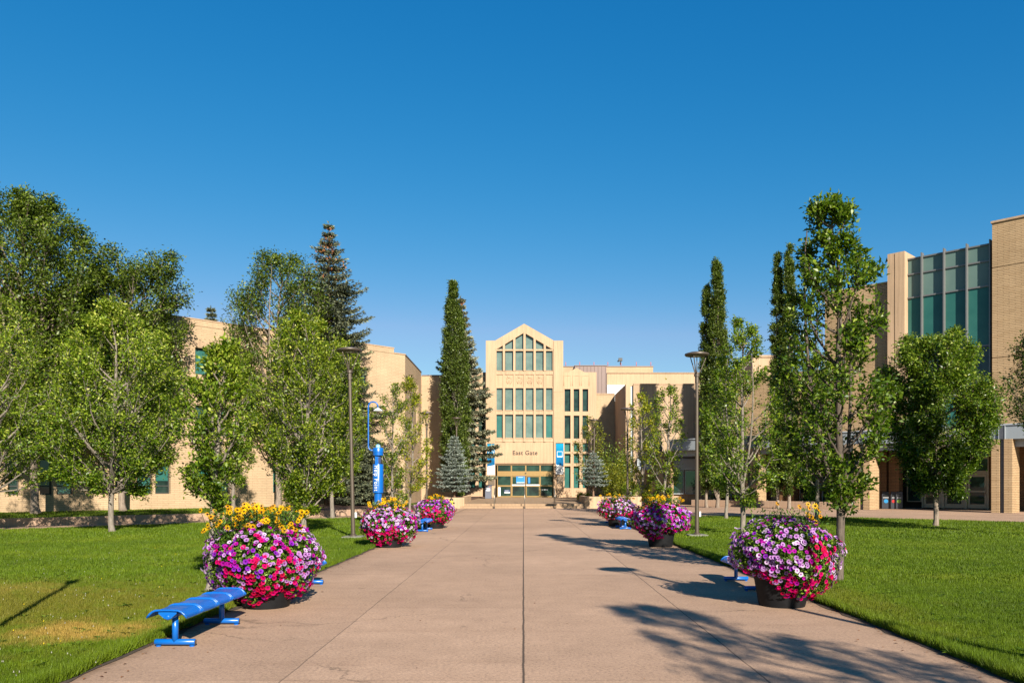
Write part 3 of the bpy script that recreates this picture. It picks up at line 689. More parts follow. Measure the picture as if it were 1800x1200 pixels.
mbm = MB().prism([LW(FL(505, -8)[0], -8.3), LW(FL(690, -8)[0], -8.3), LW(LX1, -.05), LW(FL(505)[0], -.05)], .2, .31, 'z')
tag(mbm.build('mulch_bed', MULCH), kind='structure')
n = 9000; lx = rg.uniform(-15, FL(500, -4)[0], n); ly = rg.uniform(-8.35, -.1, n)
P = np.stack([OL[0]+(lx-ly)/S2, OL[1]+(lx+ly)/S2], 1); V = blades(P, .06*rg.uniform(.5, 1.5, n), np.full(n, .03), .29)
tag(link('grass', npmesh('grass', V, np.arange(len(V)).reshape(-1, 3), MATS['grass_blade'], rg.beta(2, 3, n))), kind='stuff')

# ------------------------------------------------------------------ right building (45 degree front) with canopy
OR = (27.2, 45.3, 0)
def FR(px, d=0.0):
    r = (px-CX)/F; K = 72.5+S2*d; Y = K/(1+r); return ((r*Y-OR[0])-(Y-OR[1]))/S2, Y
br = empty('library_building', OR, rad(-45), label='large tan brick building with teal curtain wall and pillared grey canopy', cat='building')
T0 = FR(1744, .7)[0]; ZT = Z(393, FR(1744, .7)[1]); R0 = 12.0
jz = [Z(471, FR(1744, .7)[1]), Z(629, FR(1744, .7)[1])]
w = MB(); zb = 4.98
for a, b_ in ((zb, jz[1]-.02), (jz[1]+.02, jz[0]-.02), (jz[0]+.02, ZT)): w.box(T0, R0, .7, 14, a, b_)
w.box(T0+.03, R0-.02, .73, 13.9, zb, ZT-.02)
C0 = FR(1588, 1.0)[0]; C1 = FR(1741, 1.0)[0]; ZC = Z(457, FR(1588, 1.0)[1]); 
W0 = FR(1450, 1.0)[0]; ZW = Z(498, FR(1558, 1.0)[1]); P0, P1 = FR(1560, .55)[0], FR(1590, .55)[0]
w.box(W0, P0+.05, 1.0, 13, zb, ZW)
w.box(FR(1232, 2.0)[0], W0-.01, 2.0, 12, zb, Z(671, FR(1260, 2.0)[1]))
w.build('wall', BR_R, br)
MB().box(T0-.06, R0, .62, 14, ZT+.003, ZT+.12).box(W0, P0, .95, 13, ZW+.003, ZW+.1).box(FR(1232, 2)[0], W0, 1.94, 12, Z(671, FR(1260, 2.0)[1])+.003, Z(671, FR(1260, 2.0)[1])+.12).build('coping', PRE2, br)
ZP = Z(447, FR(1560, .55)[1]); pm = (P0+P1)/2-.1
f = MB(); f.prism([(P0, .55), (pm-.03, .55), (pm-.03, .65), (pm+.03, .65), (pm+.03, .55), (P1, .55), (P1, 2.5), (P0, 2.5)], zb, ZP, 'z'); f.build('pier', PRE, br)
# curtain wall
cw = MB(); cols = [C0]+[FR(p, 1.0)[0] for p in (1621, 1660, 1700)]+[C1]
zr = [ZC, Z(484, FR(1588, 1.0)[1]), Z(525, FR(1588, 1.0)[1]), Z(606, FR(1738, 1.0)[1]), Z(690, FR(1738, 1.0)[1]), zb]
core = MB().box(C0-.2, C1+.2, 1.35, 13, zb, ZC-.05).build('wall', BR_R, br)
pan = {0: GL_SPAN, 1: GL_SPAN, 2: GL_CW, 3: GL_DARK, 4: GL_CW}
for i in range(4):
    for j in range(5):
        MB().box(cols[i]+.02, cols[i+1]-.02, 1.12, 1.18, zr[j+1]+.02, zr[j]-.02).build('curtain_pane', pan[j], br)
for j, z_ in enumerate(zr[:-1]): MB().box(cols[0], cols[-1], 1.04, 1.2, z_-.045, z_+.045).build('transom', MULL, br)
for i, x_ in enumerate(cols): MB().box(x_-.032, x_+.032, .82, 1.22, zb, ZC+.22).build('mullion_fin', MULL, br)
MB().box(C1+.08, T0-.02, 1.1, 1.3, zb, ZC+.1).build('reveal', DGREY, br)
# canopy
pairs = [FR(1761)[0]-5.6*S2*k for k in range(0, 4)]+[FR(1761)[0]+5.6*S2]
CL = FR(1176)[0]
fz0, fz1 = 4.19, 4.97
MB().box(CL, R0+6, .06, .5, fz0, fz1).build('fascia', GREY, br)
MB().box(CL-.05, R0+6, -.02, 6, fz1+.003, fz1+.085).build('canopy_cap', GREY2, br)
MB().box(CL, R0+6, .62, .80, 3.76, 4.30).build('canopy_beam', GREY2, br)
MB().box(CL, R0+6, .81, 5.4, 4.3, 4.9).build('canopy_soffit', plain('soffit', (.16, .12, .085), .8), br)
for g_ in pairs:
    for s_ in (-1, 1):
        c_ = g_+s_*.32
        MB().box(c_-.205, c_+.205, -.03, 1.5, .01, fz0-.004).build('pillar', BR_R, br)
    MB().box(g_-.16, g_+.16, .0, .5, fz0+.01, fz1-.01).box(g_-.10, g_+.10, .1, 1.2, .01, fz0).build('pillar_infill', DGREY, br)
    MB().box(g_-.165, g_-.145, -.03, .05, fz0, fz1).box(g_+.145, g_+.165, -.03, .05, fz0, fz1).build('fascia_joint', GREY2, br)
# recessed ground floor wall, glazing and the doors
D = 5.0
wi = MB(); dx0, dx1 = FR(1618, D)[0], FR(1738, D)[0]
wi.box(dx1+.05, R0, D, D+.3, .01, 4.3); wi.box(FR(1255, D)[0], FR(1532, D)[0], D+.6, D+.9, .01, 4.3)
for p in (1372, 1388, 1470, 1549, 1571): a = FR(p, 3.0)[0]; wi.box(a-.32, a+.32, 3.0, 3.7, .01, 4.3)
wi.box(FR(1549, 3)[0]-.3, FR(1549, 3)[0]+.1, 3.71, 5.2, .01, 4.3)
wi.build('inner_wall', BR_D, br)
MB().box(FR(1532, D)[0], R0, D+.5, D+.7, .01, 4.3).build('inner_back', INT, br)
fr = MB(); ly = D
dcol = [FR(p, D)[0] for p in (1594, 1620, 1657, 1697, 1738)]
zt = [.06, 2.42, 3.25, 4.1]
for i in range(4):
    a, b_ = dcol[i], dcol[i+1]
    if i == 0: window(br, a, b_, .45, 4.1, D, GL_DARK, fw=.06, fd=.1, frame=CREAM); continue
    window(br, a+.003, b_-.003, 2.42, 3.3, D, GL_DARK, fw=.06, fd=.1, frame=CREAM)
    window(br, a+.003, b_-.003, 3.303, 4.1, D, GL_DARK, fw=.06, fd=.1, frame=CREAM)
    f = MB(); wall_holes(f, a, b_, .06, 2.417, .14, [(a+.10, b_-.10, .06, 2.25)], D); f.build('door_frame', CREAM, br)
    d_ = MB(); p0, p1 = a+.12, b_-.12
    wall_holes(d_, p0, p1, .08, 2.24, .06, [(p0+.13, p1-.13, .35, 1.12), (p0+.13, p1-.13, 1.22, 2.1)], D+.05); do = d_.build('door', CREAM, br)
    MB().box(p0+.1, p1-.1, D+.08, D+.09, .3, 2.15).build('glass', GL_DARK, do)
    MB().tube([(p1-.07, D-.02, .95), (p1-.07, D-.02, 1.45)], .012, 6).box(p1-.08, p1-.06, D-.02, D+.05, 1.0, 1.02).box(p1-.08, p1-.06, D-.02, D+.05, 1.38, 1.40).build('handle', STEEL, do)
for p, g in ((1255, GL_DARK), (1350, GL_LIGHT), (1400, GL_DARK), (1440, GL_DARK)):
    a = FR(p, D)[0]; window(br, a, a+1.3, .3, 3.1, D+.45, g, fw=.07, fd=.1, frame=GREY)
# seat walls with metal studs
for a, b_, lab in ((FR(1329)[0], FR(1499.5)[0], 'long low concrete seat wall with metal studs, between two brick pillar pairs of the canopy'), (FR(1215)[0], FR(1300)[0], 'low concrete seat wall with metal studs behind the small elm left of the pillars')):
    o = MB().box(a, b_, 0, .42, 0, .46).build('seat_wall', CURB); o.location = OR; o.rotation_euler = (0, 0, rad(-45)); bevel(o, .015)
    tag(o, lab, 'seat wall')
    k = a+.4
    while k < b_-.2:
        for q in (0, .42): MB().tube([(k+q, .06, .46), (k+q, .06, .52)], .028, 8).build('stud', STEEL, o)
        k += 1.5
# recycling bins
def recycle(px, w_, mat_disc, lab, grp='recycling bins under the canopy'):
    lx, Yq = FR(px, 3.2); wx, wy = OR[0]+(lx+3.2)/S2, OR[1]+(-lx+3.2)/S2
    r = empty('recycling_bin', (wx, wy, .01), rad(-28), label=lab, cat='recycling bin', group=grp)
    h_ = w_/2
    bevel(MB().box(-h_, h_, -.28, .28, 0, .98).build('body', BINM, r), .02); bevel(MB().box(-h_, h_, -.26, .30, .983, 1.12).build('hood', BINM, r), .03)
    MB().box(-h_+.06, h_-.06, -.284, -.27, .80, .93).build('opening', BLACKM, r)
    MB().box(-h_+.08, h_-.08, -.286, -.27, .72, .75).build('label_strip', WHITE, r)
    s = MB(); rr = min(.13, h_*.62); s.prism([(rr*math.cos(t*.3927), .50+rr*math.sin(t*.3927)) for t in range(16)], -.288, -.27); s.build('disc', mat_disc, r)
recycle(1558, .52, DBLUE, 'charcoal recycling bin with a blue disc, nearest the brick pillars', 'recycling bins under the canopy')
recycle(1571, .34, SRED, 'charcoal recycling bin with a small red disc, between the blue and green ones')
recycle(1581, .40, SGREEN, 'charcoal recycling bin with a green disc, nearest the cream doors')

# ------------------------------------------------------------------ gate tower
YT = 70.4
tx = lambda px: X(px, YT)
tz = lambda py: Z(py, YT)
ZB = tz(873.5)
tw = empty('gate_tower', (0, YT, ZB), label='tall buff concrete entrance tower with a gabled glass top and East Gate lettering', cat='tower')
TO = (0, YT, ZB)
g0 = tx(870.5); g1 = tx(973.3); xl = tx(854); xr = tx(990); dep = 9.0
ZPt = tz(598.5); ZA = tz(568.5); zsh = tz(597)
w = MB()
w.box(xl, g0, YT, YT+dep, tz(688), ZPt); w.box(g1, xr, YT, YT+dep, tz(688), ZPt)
w.box(xl+.3, xr-.3, YT+1.2, YT+dep, ZB-.4, tz(616))
ctr = tx(921.4); yb = YT+.28
# gable chevron
sl = .587
def gz(px, off): return tz(568.5+off+abs(px-921.4)*sl)
outer = [(g0+.004, tz(598)), (ctr, tz(568.5)), (g1-.004, tz(598))]
il, ir = tx(872.5), tx(971.5)
inner = [(ir, tz(613.2)), (ctr, tz(584.0)), (il, tz(613.2))]
w.prism([(g0+.004, tz(613.6)), (g0+.004, tz(598)), (ctr, tz(568.5)), (ctr, tz(584.2)), (il, tz(613.6))], YT+.06, YT+1.0)
w.prism([(g1-.004, tz(613.6)), (ir, tz(613.6)), (ctr, tz(584.2)), (ctr, tz(568.5)), (g1-.004, tz(598))], YT+.06, YT+1.0)
w.prism([(g0, tz(612)), (g0, tz(597.5)), (ctr, tz(568.5)+.02), (g1, tz(597.5)), (g1, tz(612))], YT+1.02, YT+dep)
w.build('wall', PRE, tw, TO)
MB().box(xl, g0, YT+.003, YT+dep, ZB-.4, tz(688.2)).build('pier', BR_P, tw, TO); MB().box(g1, xr, YT+.003, YT+dep, ZB-.4, tz(688.2)).build('pier', BR_P, tw, TO)
# bands
bands = [(613.2, 616.2, .10), (651.8, 657.5, .10), (679.8, 681.6, .10), (721.6, 728, .10), (770.2, 776.2, .10)]
w = MB()
for a, b_, d_ in bands: w.box(g0+.004, g1-.004, YT+d_, YT+.9, tz(b_), tz(a))
w.box(g0+.004, g1-.004, YT+.18, YT+.9, tz(679.9), tz(657.4))
for a in (651.8, 721.6, 770.2):                       # sloping sills
    o0 = len(w.v)
w.box(g0+.004, g1-.004, YT+.14, YT+.9, tz(814), tz(776.2))
w.box(g0+.004, g1-.004, YT+.30, YT+.9, tz(816.4), tz(814.02))
for mx_ in (885.8, 904.1, 922.1, 939.9, 957.7):
    top = gz(mx_, 14.0)
    w.box(tx(mx_-1.9), tx(mx_+1.9), YT+.04, YT+.6, tz(776.3), tz(681.5)); w.box(tx(mx_-1.9), tx(mx_+1.9), YT+.04, YT+.6, tz(651.9), top)
    w.box(tx(mx_-1.7), tx(mx_+1.7), YT+.12, YT+.6, tz(681.4), tz(651.95))
for e in ((870.6, 872.6), (971.6, 973.2)): w.box(tx(e[0]), tx(e[1]), YT+.09, YT+.6, tz(776.3), tz(612))
w.build('facade_grid', PRE, tw, TO)
sls = MB()
for a in (651.8, 721.6, 770.2):
    v0 = tz(a)
    for q in range(6):
        xa, xb = [(872.6, 883.2), (888.4, 901.6), (906.6, 919.7), (924.6, 937.7), (942, 955.4), (960.1, 971.7)][q]
        o0 = len(sls.v); sls.v += [(tx(xa), YT+.07, v0-.02), (tx(xb), YT+.07, v0-.02), (tx(xb), YT+.34, v0+.10), (tx(xa), YT+.34, v0+.10), (tx(xa), YT+.34, v0-.02), (tx(xb), YT+.34, v0-.02)]
        sls.face([o0, o0+1, o0+2, o0+3]); sls.face([o0, o0+3, o0+4]); sls.face([o0+1, o0+5, o0+2]); sls.face([o0, o0+4, o0+5, o0+1]); sls.face([o0+3, o0+2, o0+5, o0+4])
sls.build('sill', PRE, tw, TO)
GC = [(872.6, 883.2), (888.4, 901.6), (906.6, 919.7), (924.6, 937.7), (942, 955.4), (960.1, 971.7)]
for i, (a, b_) in enumerate(GC):
    for (t_, bt, g) in ((616.3, 651.8, GL_MID), (681.6, 721.6, GL_MID), (728, 770.2, GL_MID if i not in (0, 5) else GL_TEAL)):
        window(tw, tx(a)-.02, tx(b_)+.02, tz(bt), tz(t_), YT+.30, g, TO, fw=.022, fd=.06)
    za, zb_ = gz(a, 14.5), gz(b_, 14.5)
    poly = [(tx(a)-.02, tz(613.3)), (tx(a)-.02, max(za, tz(613.3)+.01))]
    if a < 921.4 < b_: poly.append((ctr, tz(583)))
    poly += [(tx(b_)+.02, max(zb_, tz(613.3)+.01)), (tx(b_)+.02, tz(613.3))]
    MB().prism(poly, YT+.38, YT+.42).build('window', GL_MID, tw, TO)
    if 1 <= i <= 4:                                    # cast emblem: a disc over a cup shape
        cx_ = (tx(a)+tx(b_))/2; e = MB(); zc = tz(661)
        e.prism([(cx_+.145*math.cos(t*.5236), zc+.145*math.sin(t*.5236)) for t in range(12)], YT+.13, YT+.185)
        for s_ in (-1, 1):
            e.tube([(cx_+s_*.10, YT+.17, tz(665)), (cx_+s_*.25, YT+.17, tz(664)), (cx_+s_*.25, YT+.17, tz(669)), (cx_+s_*.14, YT+.17, tz(674)), (cx_+s_*.05, YT+.17, tz(673)), (cx_+s_*.05, YT+.17, tz(668)), (cx_+s_*.13, YT+.17, tz(668))], .020, 5)
        e.build('emblem', PRE, tw, TO)
    if i in (1, 2, 3, 4): MB().box(tx(a)+.1, tx(b_)-.1, YT+.395, YT+.405, tz(694), tz(683.5)).build('blind', GL_LIGHT, tw, TO)
me = text_mesh('East Gate', .66, .02, .004, 1.0); me.materials.append(LETTER); o = link('lettering', me, tw)
xs = [v.co.x for v in me.vertices]; wdt = max(xs)-min(xs); o.scale = ((tx(944.5)-tx(901.2))/wdt,)*3; o.rotation_euler = (rad(90), 0, 0); o.location = (tx(922.9), .115, tz(795.6)-ZB)
# entrance doors
DY = YT+.42
fr = MB(); xc = [tx(p) for p in (873.6, 898.8, 924.2, 949.6, 973.4)]
zz_ = [ZB, tz(853.6), tz(835.6), tz(828.6), tz(816.4)]
hl = []
for i in range(4):
    hl.append((xc[i]+.06, xc[i+1]-.06, zz_[3]+.05, zz_[4]-.06))
for i in (0, 3): hl += [(xc[i]+.06, xc[i+1]-.06, zz_[0]+.1, zz_[1]-.06), (xc[i]+.06, xc[i+1]-.06, zz_[1]+.06, zz_[2]-.05)]
hl += [(xc[1]+.02, xc[3]-.02, ZB+.02, zz_[2]-.02)]
wall_holes(fr, xc[0], xc[4], ZB, zz_[4], .12, hl, DY); fr.build('door_frame', GOLD, tw, TO)
for i in range(4): MB().box(xc[i]+.04, xc[i+1]-.04, DY+.06, DY+.08, zz_[3]+.04, zz_[4]-.05).build('transom_pane', GL_DARK, tw, TO)
for i in (0, 3): MB().box(xc[i]+.04, xc[i+1]-.04, DY+.06, DY+.08, zz_[0]+.08, zz_[2]-.04).build('side_pane', GL_DARK, tw, TO)
for i in (1, 2):
    d_ = MB(); a, b_ = xc[i]+.03, xc[i+1]-.03
    wall_holes(d_, a, b_, ZB+.03, zz_[2]-.03, .05, [(a+.07, b_-.07, ZB+.12, zz_[1]-.06), (a+.07, b_-.07, zz_[1]+.1, zz_[2]-.1)], DY+.04)
    do = d_.build('sliding_door', GOLD, tw, TO)
    MB().box(a+.05, b_-.05, DY+.06, DY+.07, ZB+.1, zz_[2]-.08).build('glass', GL_DARK, do, TO)
    MB().box(a+.03, b_-.03, DY+.02, DY+.035, zz_[1]+.02, zz_[1]+.13).build('safety_strip', WHITE, do, TO)
MB().box(tx(907.4), tx(922.6), DY+.01, DY+.03, tz(848.5), tz(836.8)).build('poster', SBLUE, tw, TO)
MB().box(tx(908), tx(922), DY+.004, DY+.009, tz(848.3), tz(847.3)).box(tx(911), tx(919.5), DY+.004, DY+.009, tz(838.6), tz(838.1)).build('poster_lettering', WHITE, tw, TO)
MB().box(tx(928.2), tx(931.9), DY+.05, DY+.058, tz(848.7), tz(838.6)).build('poster', SBLUE, tw, TO)
MB().box(tx(885.8), tx(896.8), DY+.05, DY+.058, tz(866.7), tz(860.3)).build('notice', NAVY, tw, TO)
MB().box(tx(886.4), tx(896.3), DY+.043, DY+.049, tz(866.3), tz(864.6)).box(tx(887.4), tx(894), DY+.043, DY+.049, tz(862.4), tz(861.9)).box(tx(952), tx(963), DY+.043, DY+.058, tz(861), tz(859.3)).build('notice_lettering', WHITE, tw, TO)
MB().box(tx(875.3), tx(879.6), DY+.05, DY+.056, tz(871.5), tz(855.9)).build('notice', WHITE, tw, TO)
MB().box(tx(922.8), tx(925.2), DY-.06, DY, tz(832.1), tz(830.5)).build('door_sensor', BLACKM, tw, TO)
# wings beside the tower
def wing(x0, x1, cols_, px_apex, mirror, name, lab, lower=True):
    Yw = 71.3; wx = lambda p: X(p, Yw); wz = lambda q: Z(q, Yw)
    f = (lambda p: 2*921.9-p) if mirror else (lambda p: p)
    OO = (wx(f((x0+x1)/2)), Yw, ZB); r = empty(name, OO, label=lab, cat='building')
    A, B = sorted((wx(f(x0)), wx(f(x1))))
    cs = [tuple(sorted((wx(f(a)), wx(f(b_))))) for a, b_ in cols_]
    rows_ = [(683.5, 722.9), (730, 770.6), (778, 793.5), (797, 814), (819, 857.5)]
    hs = [(a, b_, wz(q1), wz(q0)) for a, b_ in cs for q0, q1 in rows_]
    w = MB(); wall_holes(w, A, B, ZB-.4, wz(654), .4, hs, Yw); w.box(A+.02, B-.02, Yw+.41, Yw+8, ZB-.4, wz(654.6))
    ap = wx(f(1013.5)); hw = wx(1014)-wx(1000)
    w.prism([(ap-hw, wz(654)+.002), (ap, wz(646.2)), (ap+hw, wz(654)+.002)], Yw+.0, Yw+7.9)
    for a, b_ in ((991, 1003.6), (1006.5, 1019.3), (1022.5, 1035.5)):
        a, b_ = sorted((wx(f(a)), wx(f(b_)))); w.tube([(a, Yw-.0, wz(678)), (a, Yw-.0, wz(660.5)), (b_, Yw-.0, wz(660.5)), (b_, Yw-.0, wz(678))], .022, 4)
    w.build('wall', PRE, r, OO)
    for a, b_, q0, q1 in hs: window(r, a+.005, b_-.005, q0+.005, q1-.005, Yw+.26, GL_DARK if (q1 > 6) else GL_TEAL, OO, fw=.035, fd=.05)
    return r
WCOL = [(992.3, 1002.9), (1008.3, 1018.5), (1023.9, 1034)]
wing(990.2, 1048.5, WCOL, 1013, False, 'gate_wing', 'narrow buff concrete wing with tall dark windows, right of the entrance tower')
wing(990.2, 1048.5, WCOL, 1013, True, 'gate_wing', 'narrow buff concrete wing half hidden by the spruce, left of the entrance tower')
# banners and plaques hang on the tower
for a, b_, t_, bt, lab in ((856.6, 869.8, 779.7, 834.2, 'left'), (977.2, 990.6, 778.8, 833.2, 'right')):
    lab_ = {'left': 'tall blue and white banner on the left tower pier, beside the spruce', 'right': 'tall blue and white banner on the right tower pier, beside the dark wing windows'}[lab]
    OO = ((tx(a)+tx(b_))/2, YT-.05, tz(bt)); r = empty('banner', OO, label=lab_, cat='banner', group='banners on the entrance tower')
    x0, x1 = tx(a), tx(b_); MB().box(x0, x1, YT-.05, YT-.03, tz(bt), tz(t_)).build('cloth', WHITE, r, OO)
    za, zb_ = (tz(819.5), tz(817)) if lab == 'left' else (tz(815.8), tz(819))
    MB().prism([(x0+.005, za), (x1-.005, zb_), (x1-.005, tz(t_)-.01), (x0+.005, tz(t_)-.01)], YT-.056, YT-.052).build('blue_field', MATS['banner_blue'], r, OO)
    lx0, lx1, l0, l1 = x0+.1, x1-.1, tz(803), tz(793)
    f = MB(); wall_holes(f, lx0, lx1, l0, l1, .004, [(lx0+.03, lx1-.03, l0+.10, l1-.03)], YT-.064); f.build('logo_frame', WHITE, r, OO)
    MB().box(lx0+.04, lx0+.3, YT-.068, YT-.065, l0+.045, l0+.065).build('logo_text', SBLUE, r, OO)
    cxx = (x0+x1)/2; n_ = MB()
    for dx, dz in ((-.09, 0), (.0, .05), (.09, 0)): n_.prism([(cxx+dx-.05, tz(827)+dz), (cxx+dx, tz(825.5)+dz+.02), (cxx+dx+.05, tz(827)+dz)], YT-.056, YT-.052)
    n_.build('emblem', NAVY, r, OO)
    tag(MB().box(x0+.0, x1, YT-.12, YT, tz(t_)+.003, tz(t_)+.03).build('bracket', LAMPB, r, OO))
for a, b_, t_, bt, lab in ((858.2, 869.6, 838.8, 853, 'dark bronze plaque on the left tower pier, above the slate bin'), (979.4, 989.8, 837.8, 850, 'dark bronze plaque on the right tower pier, under the banner')):
    o = bevel(MB().box(tx(a), tx(b_), YT-.03, YT-.001, tz(bt), tz(t_)).build('plaque', PLAQ), .008); tag(o, lab, 'plaque')
    l_ = MB()
    for k in range(5): z_ = tz(t_)-.13-k*.11; l_.box(tx(a)+.07, tx(b_)-.07, YT-.034, YT-.031, z_, z_+.02)
    l_.build('lettering', GOLD, o)

# ------------------------------------------------------------------ right-hand hall beside the gate
hx = X(1100, 64.0)
OO = (hx, 64, 0); hall = empty('concrete_hall', OO, label='plain buff concrete hall with tree shadows on its wall, right of the gate', cat='building')
zh = Z(675, 64)
w = MB(); w.box(hx, X(1108.5, 64), 64, 71.6, -.1, zh); w.build('pier', PRE, hall, OO)
MB().box(X(1113.5, 64), 14.9, 64.02, 78, 0, zh-.03).build('wall', PRE2, hall, OO)
MB().box(X(1108.6, 64), X(1113.4, 64), 64.25, 70, -.1, zh-.15).build('groove', GREY, hall, OO)
MB().box(X(1048, 71.6), hx-.01, 71.61, 78, 0, Z(693, 71.6)).build('back_wall', BR_L, hall, OO)
MB().box(X(1048, 71.6), hx-.01, 71.56, 78.1, Z(693, 71.6)+.003, Z(693, 71.6)+.1).build('coping', PRE2, hall, OO)
for a, b_ in ((1113.6, 1170.3), (1170.7, 1226)): MB().box(X(a, 64), X(b_, 64), 63.99, 64.3, zh-.028, zh+.05).build('coping', PRE2, hall, OO)
MB().box(X(1101, 64), X(1112, 64), 63.93, 63.99, Z(842, 64), Z(829, 64)).build('vent', BLACKM, hall, OO)
for a in (1181, 1204): window(hall, X(a, 63.7), X(a+21, 63.7), Z(868, 63.7), Z(826, 63.7), 63.75, GL_DARK, OO, fw=.06, fd=.1, frame=GREY)
MB().box(X(1120, 63.7), X(1228, 63.7), 63.6, 63.98, Z(825.5, 63.7), Z(806, 63.7)).build('bulkhead', GREY2, hall, OO)
MB().box(X(1150, 62.5), X(1160, 62.5), 62.5, 63.5, 0, Z(806.5, 62.5)).box(X(1161, 62.5), X(1175, 62.5), 62.45, 63.5, 0, Z(806.5, 62.5)).build('pillar', BR_L, hall, OO)
# buildings and plant rooms behind
bh = empty('rear_block', (14, 80, 0), label='long flat buff block with a pale band, behind the concrete hall', cat='building'); OO = (14, 80, 0)
MB().box(X(1067, 80), X(1330, 80), 80, 95, 0, Z(656, 80)).build('wall', PRE, bh, OO)
MB().box(X(1066, 80), X(1331, 80), 79.9, 95.1, Z(656, 80)+.003, Z(654.5, 80)).build('coping', PRE2, bh, OO)
MB().box(X(1067.5, 79), X(1100, 79), 79, 79.95, 0, Z(676.5, 79)).build('white_panel', WHITE, bh, OO)
f = MB()
for k in range(8): zz2 = Z(676.5, 79)-.1-k*.14; f.box(X(1067.5, 79), X(1100, 79), 78.97, 78.995, zz2-.05, zz2)
f.build('white_ribs', WHITE, bh, OO)
OO = (X(1038, 76), 76, 0); bb = empty('plant_room', OO, label='brown standing-seam metal plant room on the roof, right of the entrance tower', cat='plant room')
MB().box(X(1010.5, 76), X(1066, 76), 76, 84, Z(700, 76), Z(643, 76)).build('wall', BROWNM, bb, OO)
f = MB()
for k in range(9): p = 1013+k*6.4; f.box(X(p, 76), X(p, 76)+.04, 75.95, 75.998, Z(700, 76), Z(643.6, 76))
f.build('seams', BROWNM, bb, OO); MB().box(X(1010.5, 76)-.05, X(1066, 76)+.05, 75.93, 84.05, Z(643, 76)+.003, Z(641.8, 76)).build('coping', BROWNM, bb, OO)
OO = (X(1070, 90), 90, 0); bp = empty('penthouse', OO, label='pale flat-roofed penthouse behind the plant room, with red posts on its roof', cat='building')
MB().box(X(978, 90), X(1148, 90), 90, 100, Z(700, 90), Z(644.5, 90)).build('wall', BR_L, bp, OO)
MB().box(X(978, 90)-.05, X(1148, 90)+.05, 89.93, 100.05, Z(644.5, 90)+.003, Z(643.2, 90)).build('coping', BROWNM, bp, OO)
for k, p in enumerate((994.5, 1019, 1044, 1068.5, 1091.5, 1118.5, 1144)):
    o = MB().tube([(0, 0, 0), (0, 0, .08)], .16, 8).tube([(0, 0, .08), (0, 0, .55)], .035, 6).build('roof_post', REDP); o.location = (X(p, 90.6), 90.6, Z(643.2, 90))
    tag(o, 'thin red safety post on the edge of the pale penthouse roof', 'post', 'red safety posts on the penthouse roof')
o = MB().tube([(0, 0, 0), (0, 0, .35)], .05, 6).box(-.18, .18, -.12, .12, .33, .62).tube([(-.05, 0, .5), (-.25, -.1, .28)], .07, 6).build('roof_camera', BLACKM); o.location = (X(1090.5, 90.3), 90.3, Z(640, 90)); o.scale = (1.2,)*3
tag(o, 'small black box on a post, on the penthouse roof edge', 'camera')
OO = (X(1345, 72), 72, 0)
rb = empty('roof_lantern', OO, label='pale roof lantern box above the low roof, behind the tall right-hand elm', cat='roof box')
MB().box(X(1322, 72), X(1372, 72), 72, 78, Z(700, 72), Z(628, 72)).build('wall', PRE, rb, OO); MB().box(X(1322, 72)-.1, X(1372, 72)+.1, 71.9, 78.1, Z(628, 72)+.003, Z(624, 72)).build('coping', PRE2, rb, OO)

# ------------------------------------------------------------------ platform, steps, planters, rails
st = MB()
YS = 53.7
def slab(mb, x0, x1, pts):   # profile (y,z) extruded in x
    o = len(mb.v); n = len(pts)
    for x_ in (x0, x1): mb.v += [(x_, y, z) for y, z in pts]
    mb.face([o+i for i in range(n)][::-1]); mb.face([o+n+i for i in range(n)])
    for i in range(n): j = (i+1) % n; mb.face([o+i, o+j, o+n+j, o+n+i])
slab(st, -5.5, 8.1, [(YS, -.05), (YS, .145), (YS+.42, .15), (YS+.42, .295), (YS+.9, .30), (71.7, ZB), (71.7, -.05)])
o = st.build('entrance_steps', STEP); tag(o, 'two broad concrete steps and the sloping landing before the entrance doors', 'steps')
def box_planter(x0, x1, y0, y1, zt, lab, mulch=.04):
    OO = ((x0+x1)/2, y0, 0); r = empty('concrete_planter', OO, label=lab, cat='planter', group='planters beside the entrance steps')
    f = MB(); o = len(f.v); t = .22
    ch = .3
    out = [(x0+ch, y0), (x1-ch, y0), (x1, y0+ch), (x1, y1), (x0, y1), (x0, y0+ch)]; inn = [(x0+ch+.1, y0+t), (x1-ch-.1, y0+t), (x1-t, y0+ch+.1), (x1-t, y1-t), (x0+t, y1-t), (x0+t, y0+ch+.1)]
    n = 6
    for P_, z_ in ((out, -.02), (out, zt), (inn, zt), (inn, zt-.3)): f.v += [(a, b_, z_) for a, b_ in P_]
    for k in range(3):
        for i in range(n): j = (i+1) % n; f.face([k*n+i, k*n+j, (k+1)*n+j, (k+1)*n+i])
    f.build('wall', PLANT, r, OO)
    m_ = MB(); m_.v = [(a, b_, zt-mulch) for a, b_ in inn]; m_.face(range(n)); m_.build('mulch', MULCH, r, OO)
box_planter(-5.6, -4.0, YS-.02, 61, .73, 'low buff concrete planter under the small blue spruce, left of the steps')
box_planter(4.15, 8.15, YS-.02, 62, .79, 'low buff concrete planter of shrubs and a blue spruce, right of the steps')
tag(MB().prism([(-6.74, 53.6), (-5.62, 53.6), (-5.62, 63.0), (-8.0, 63.0), (-6.88, 58)], .0, .42, 'z').build('mulch_bed', MULCH), kind='structure')
tag(MB().prism([(-5.4, 61.1), (-4.2, 61.1), (-3.5, 71.2), (-5.6, 71.2), (-5.6, 63.2)], .2, .52, 'z').build('mulch_bed', MULCH), kind='structure')
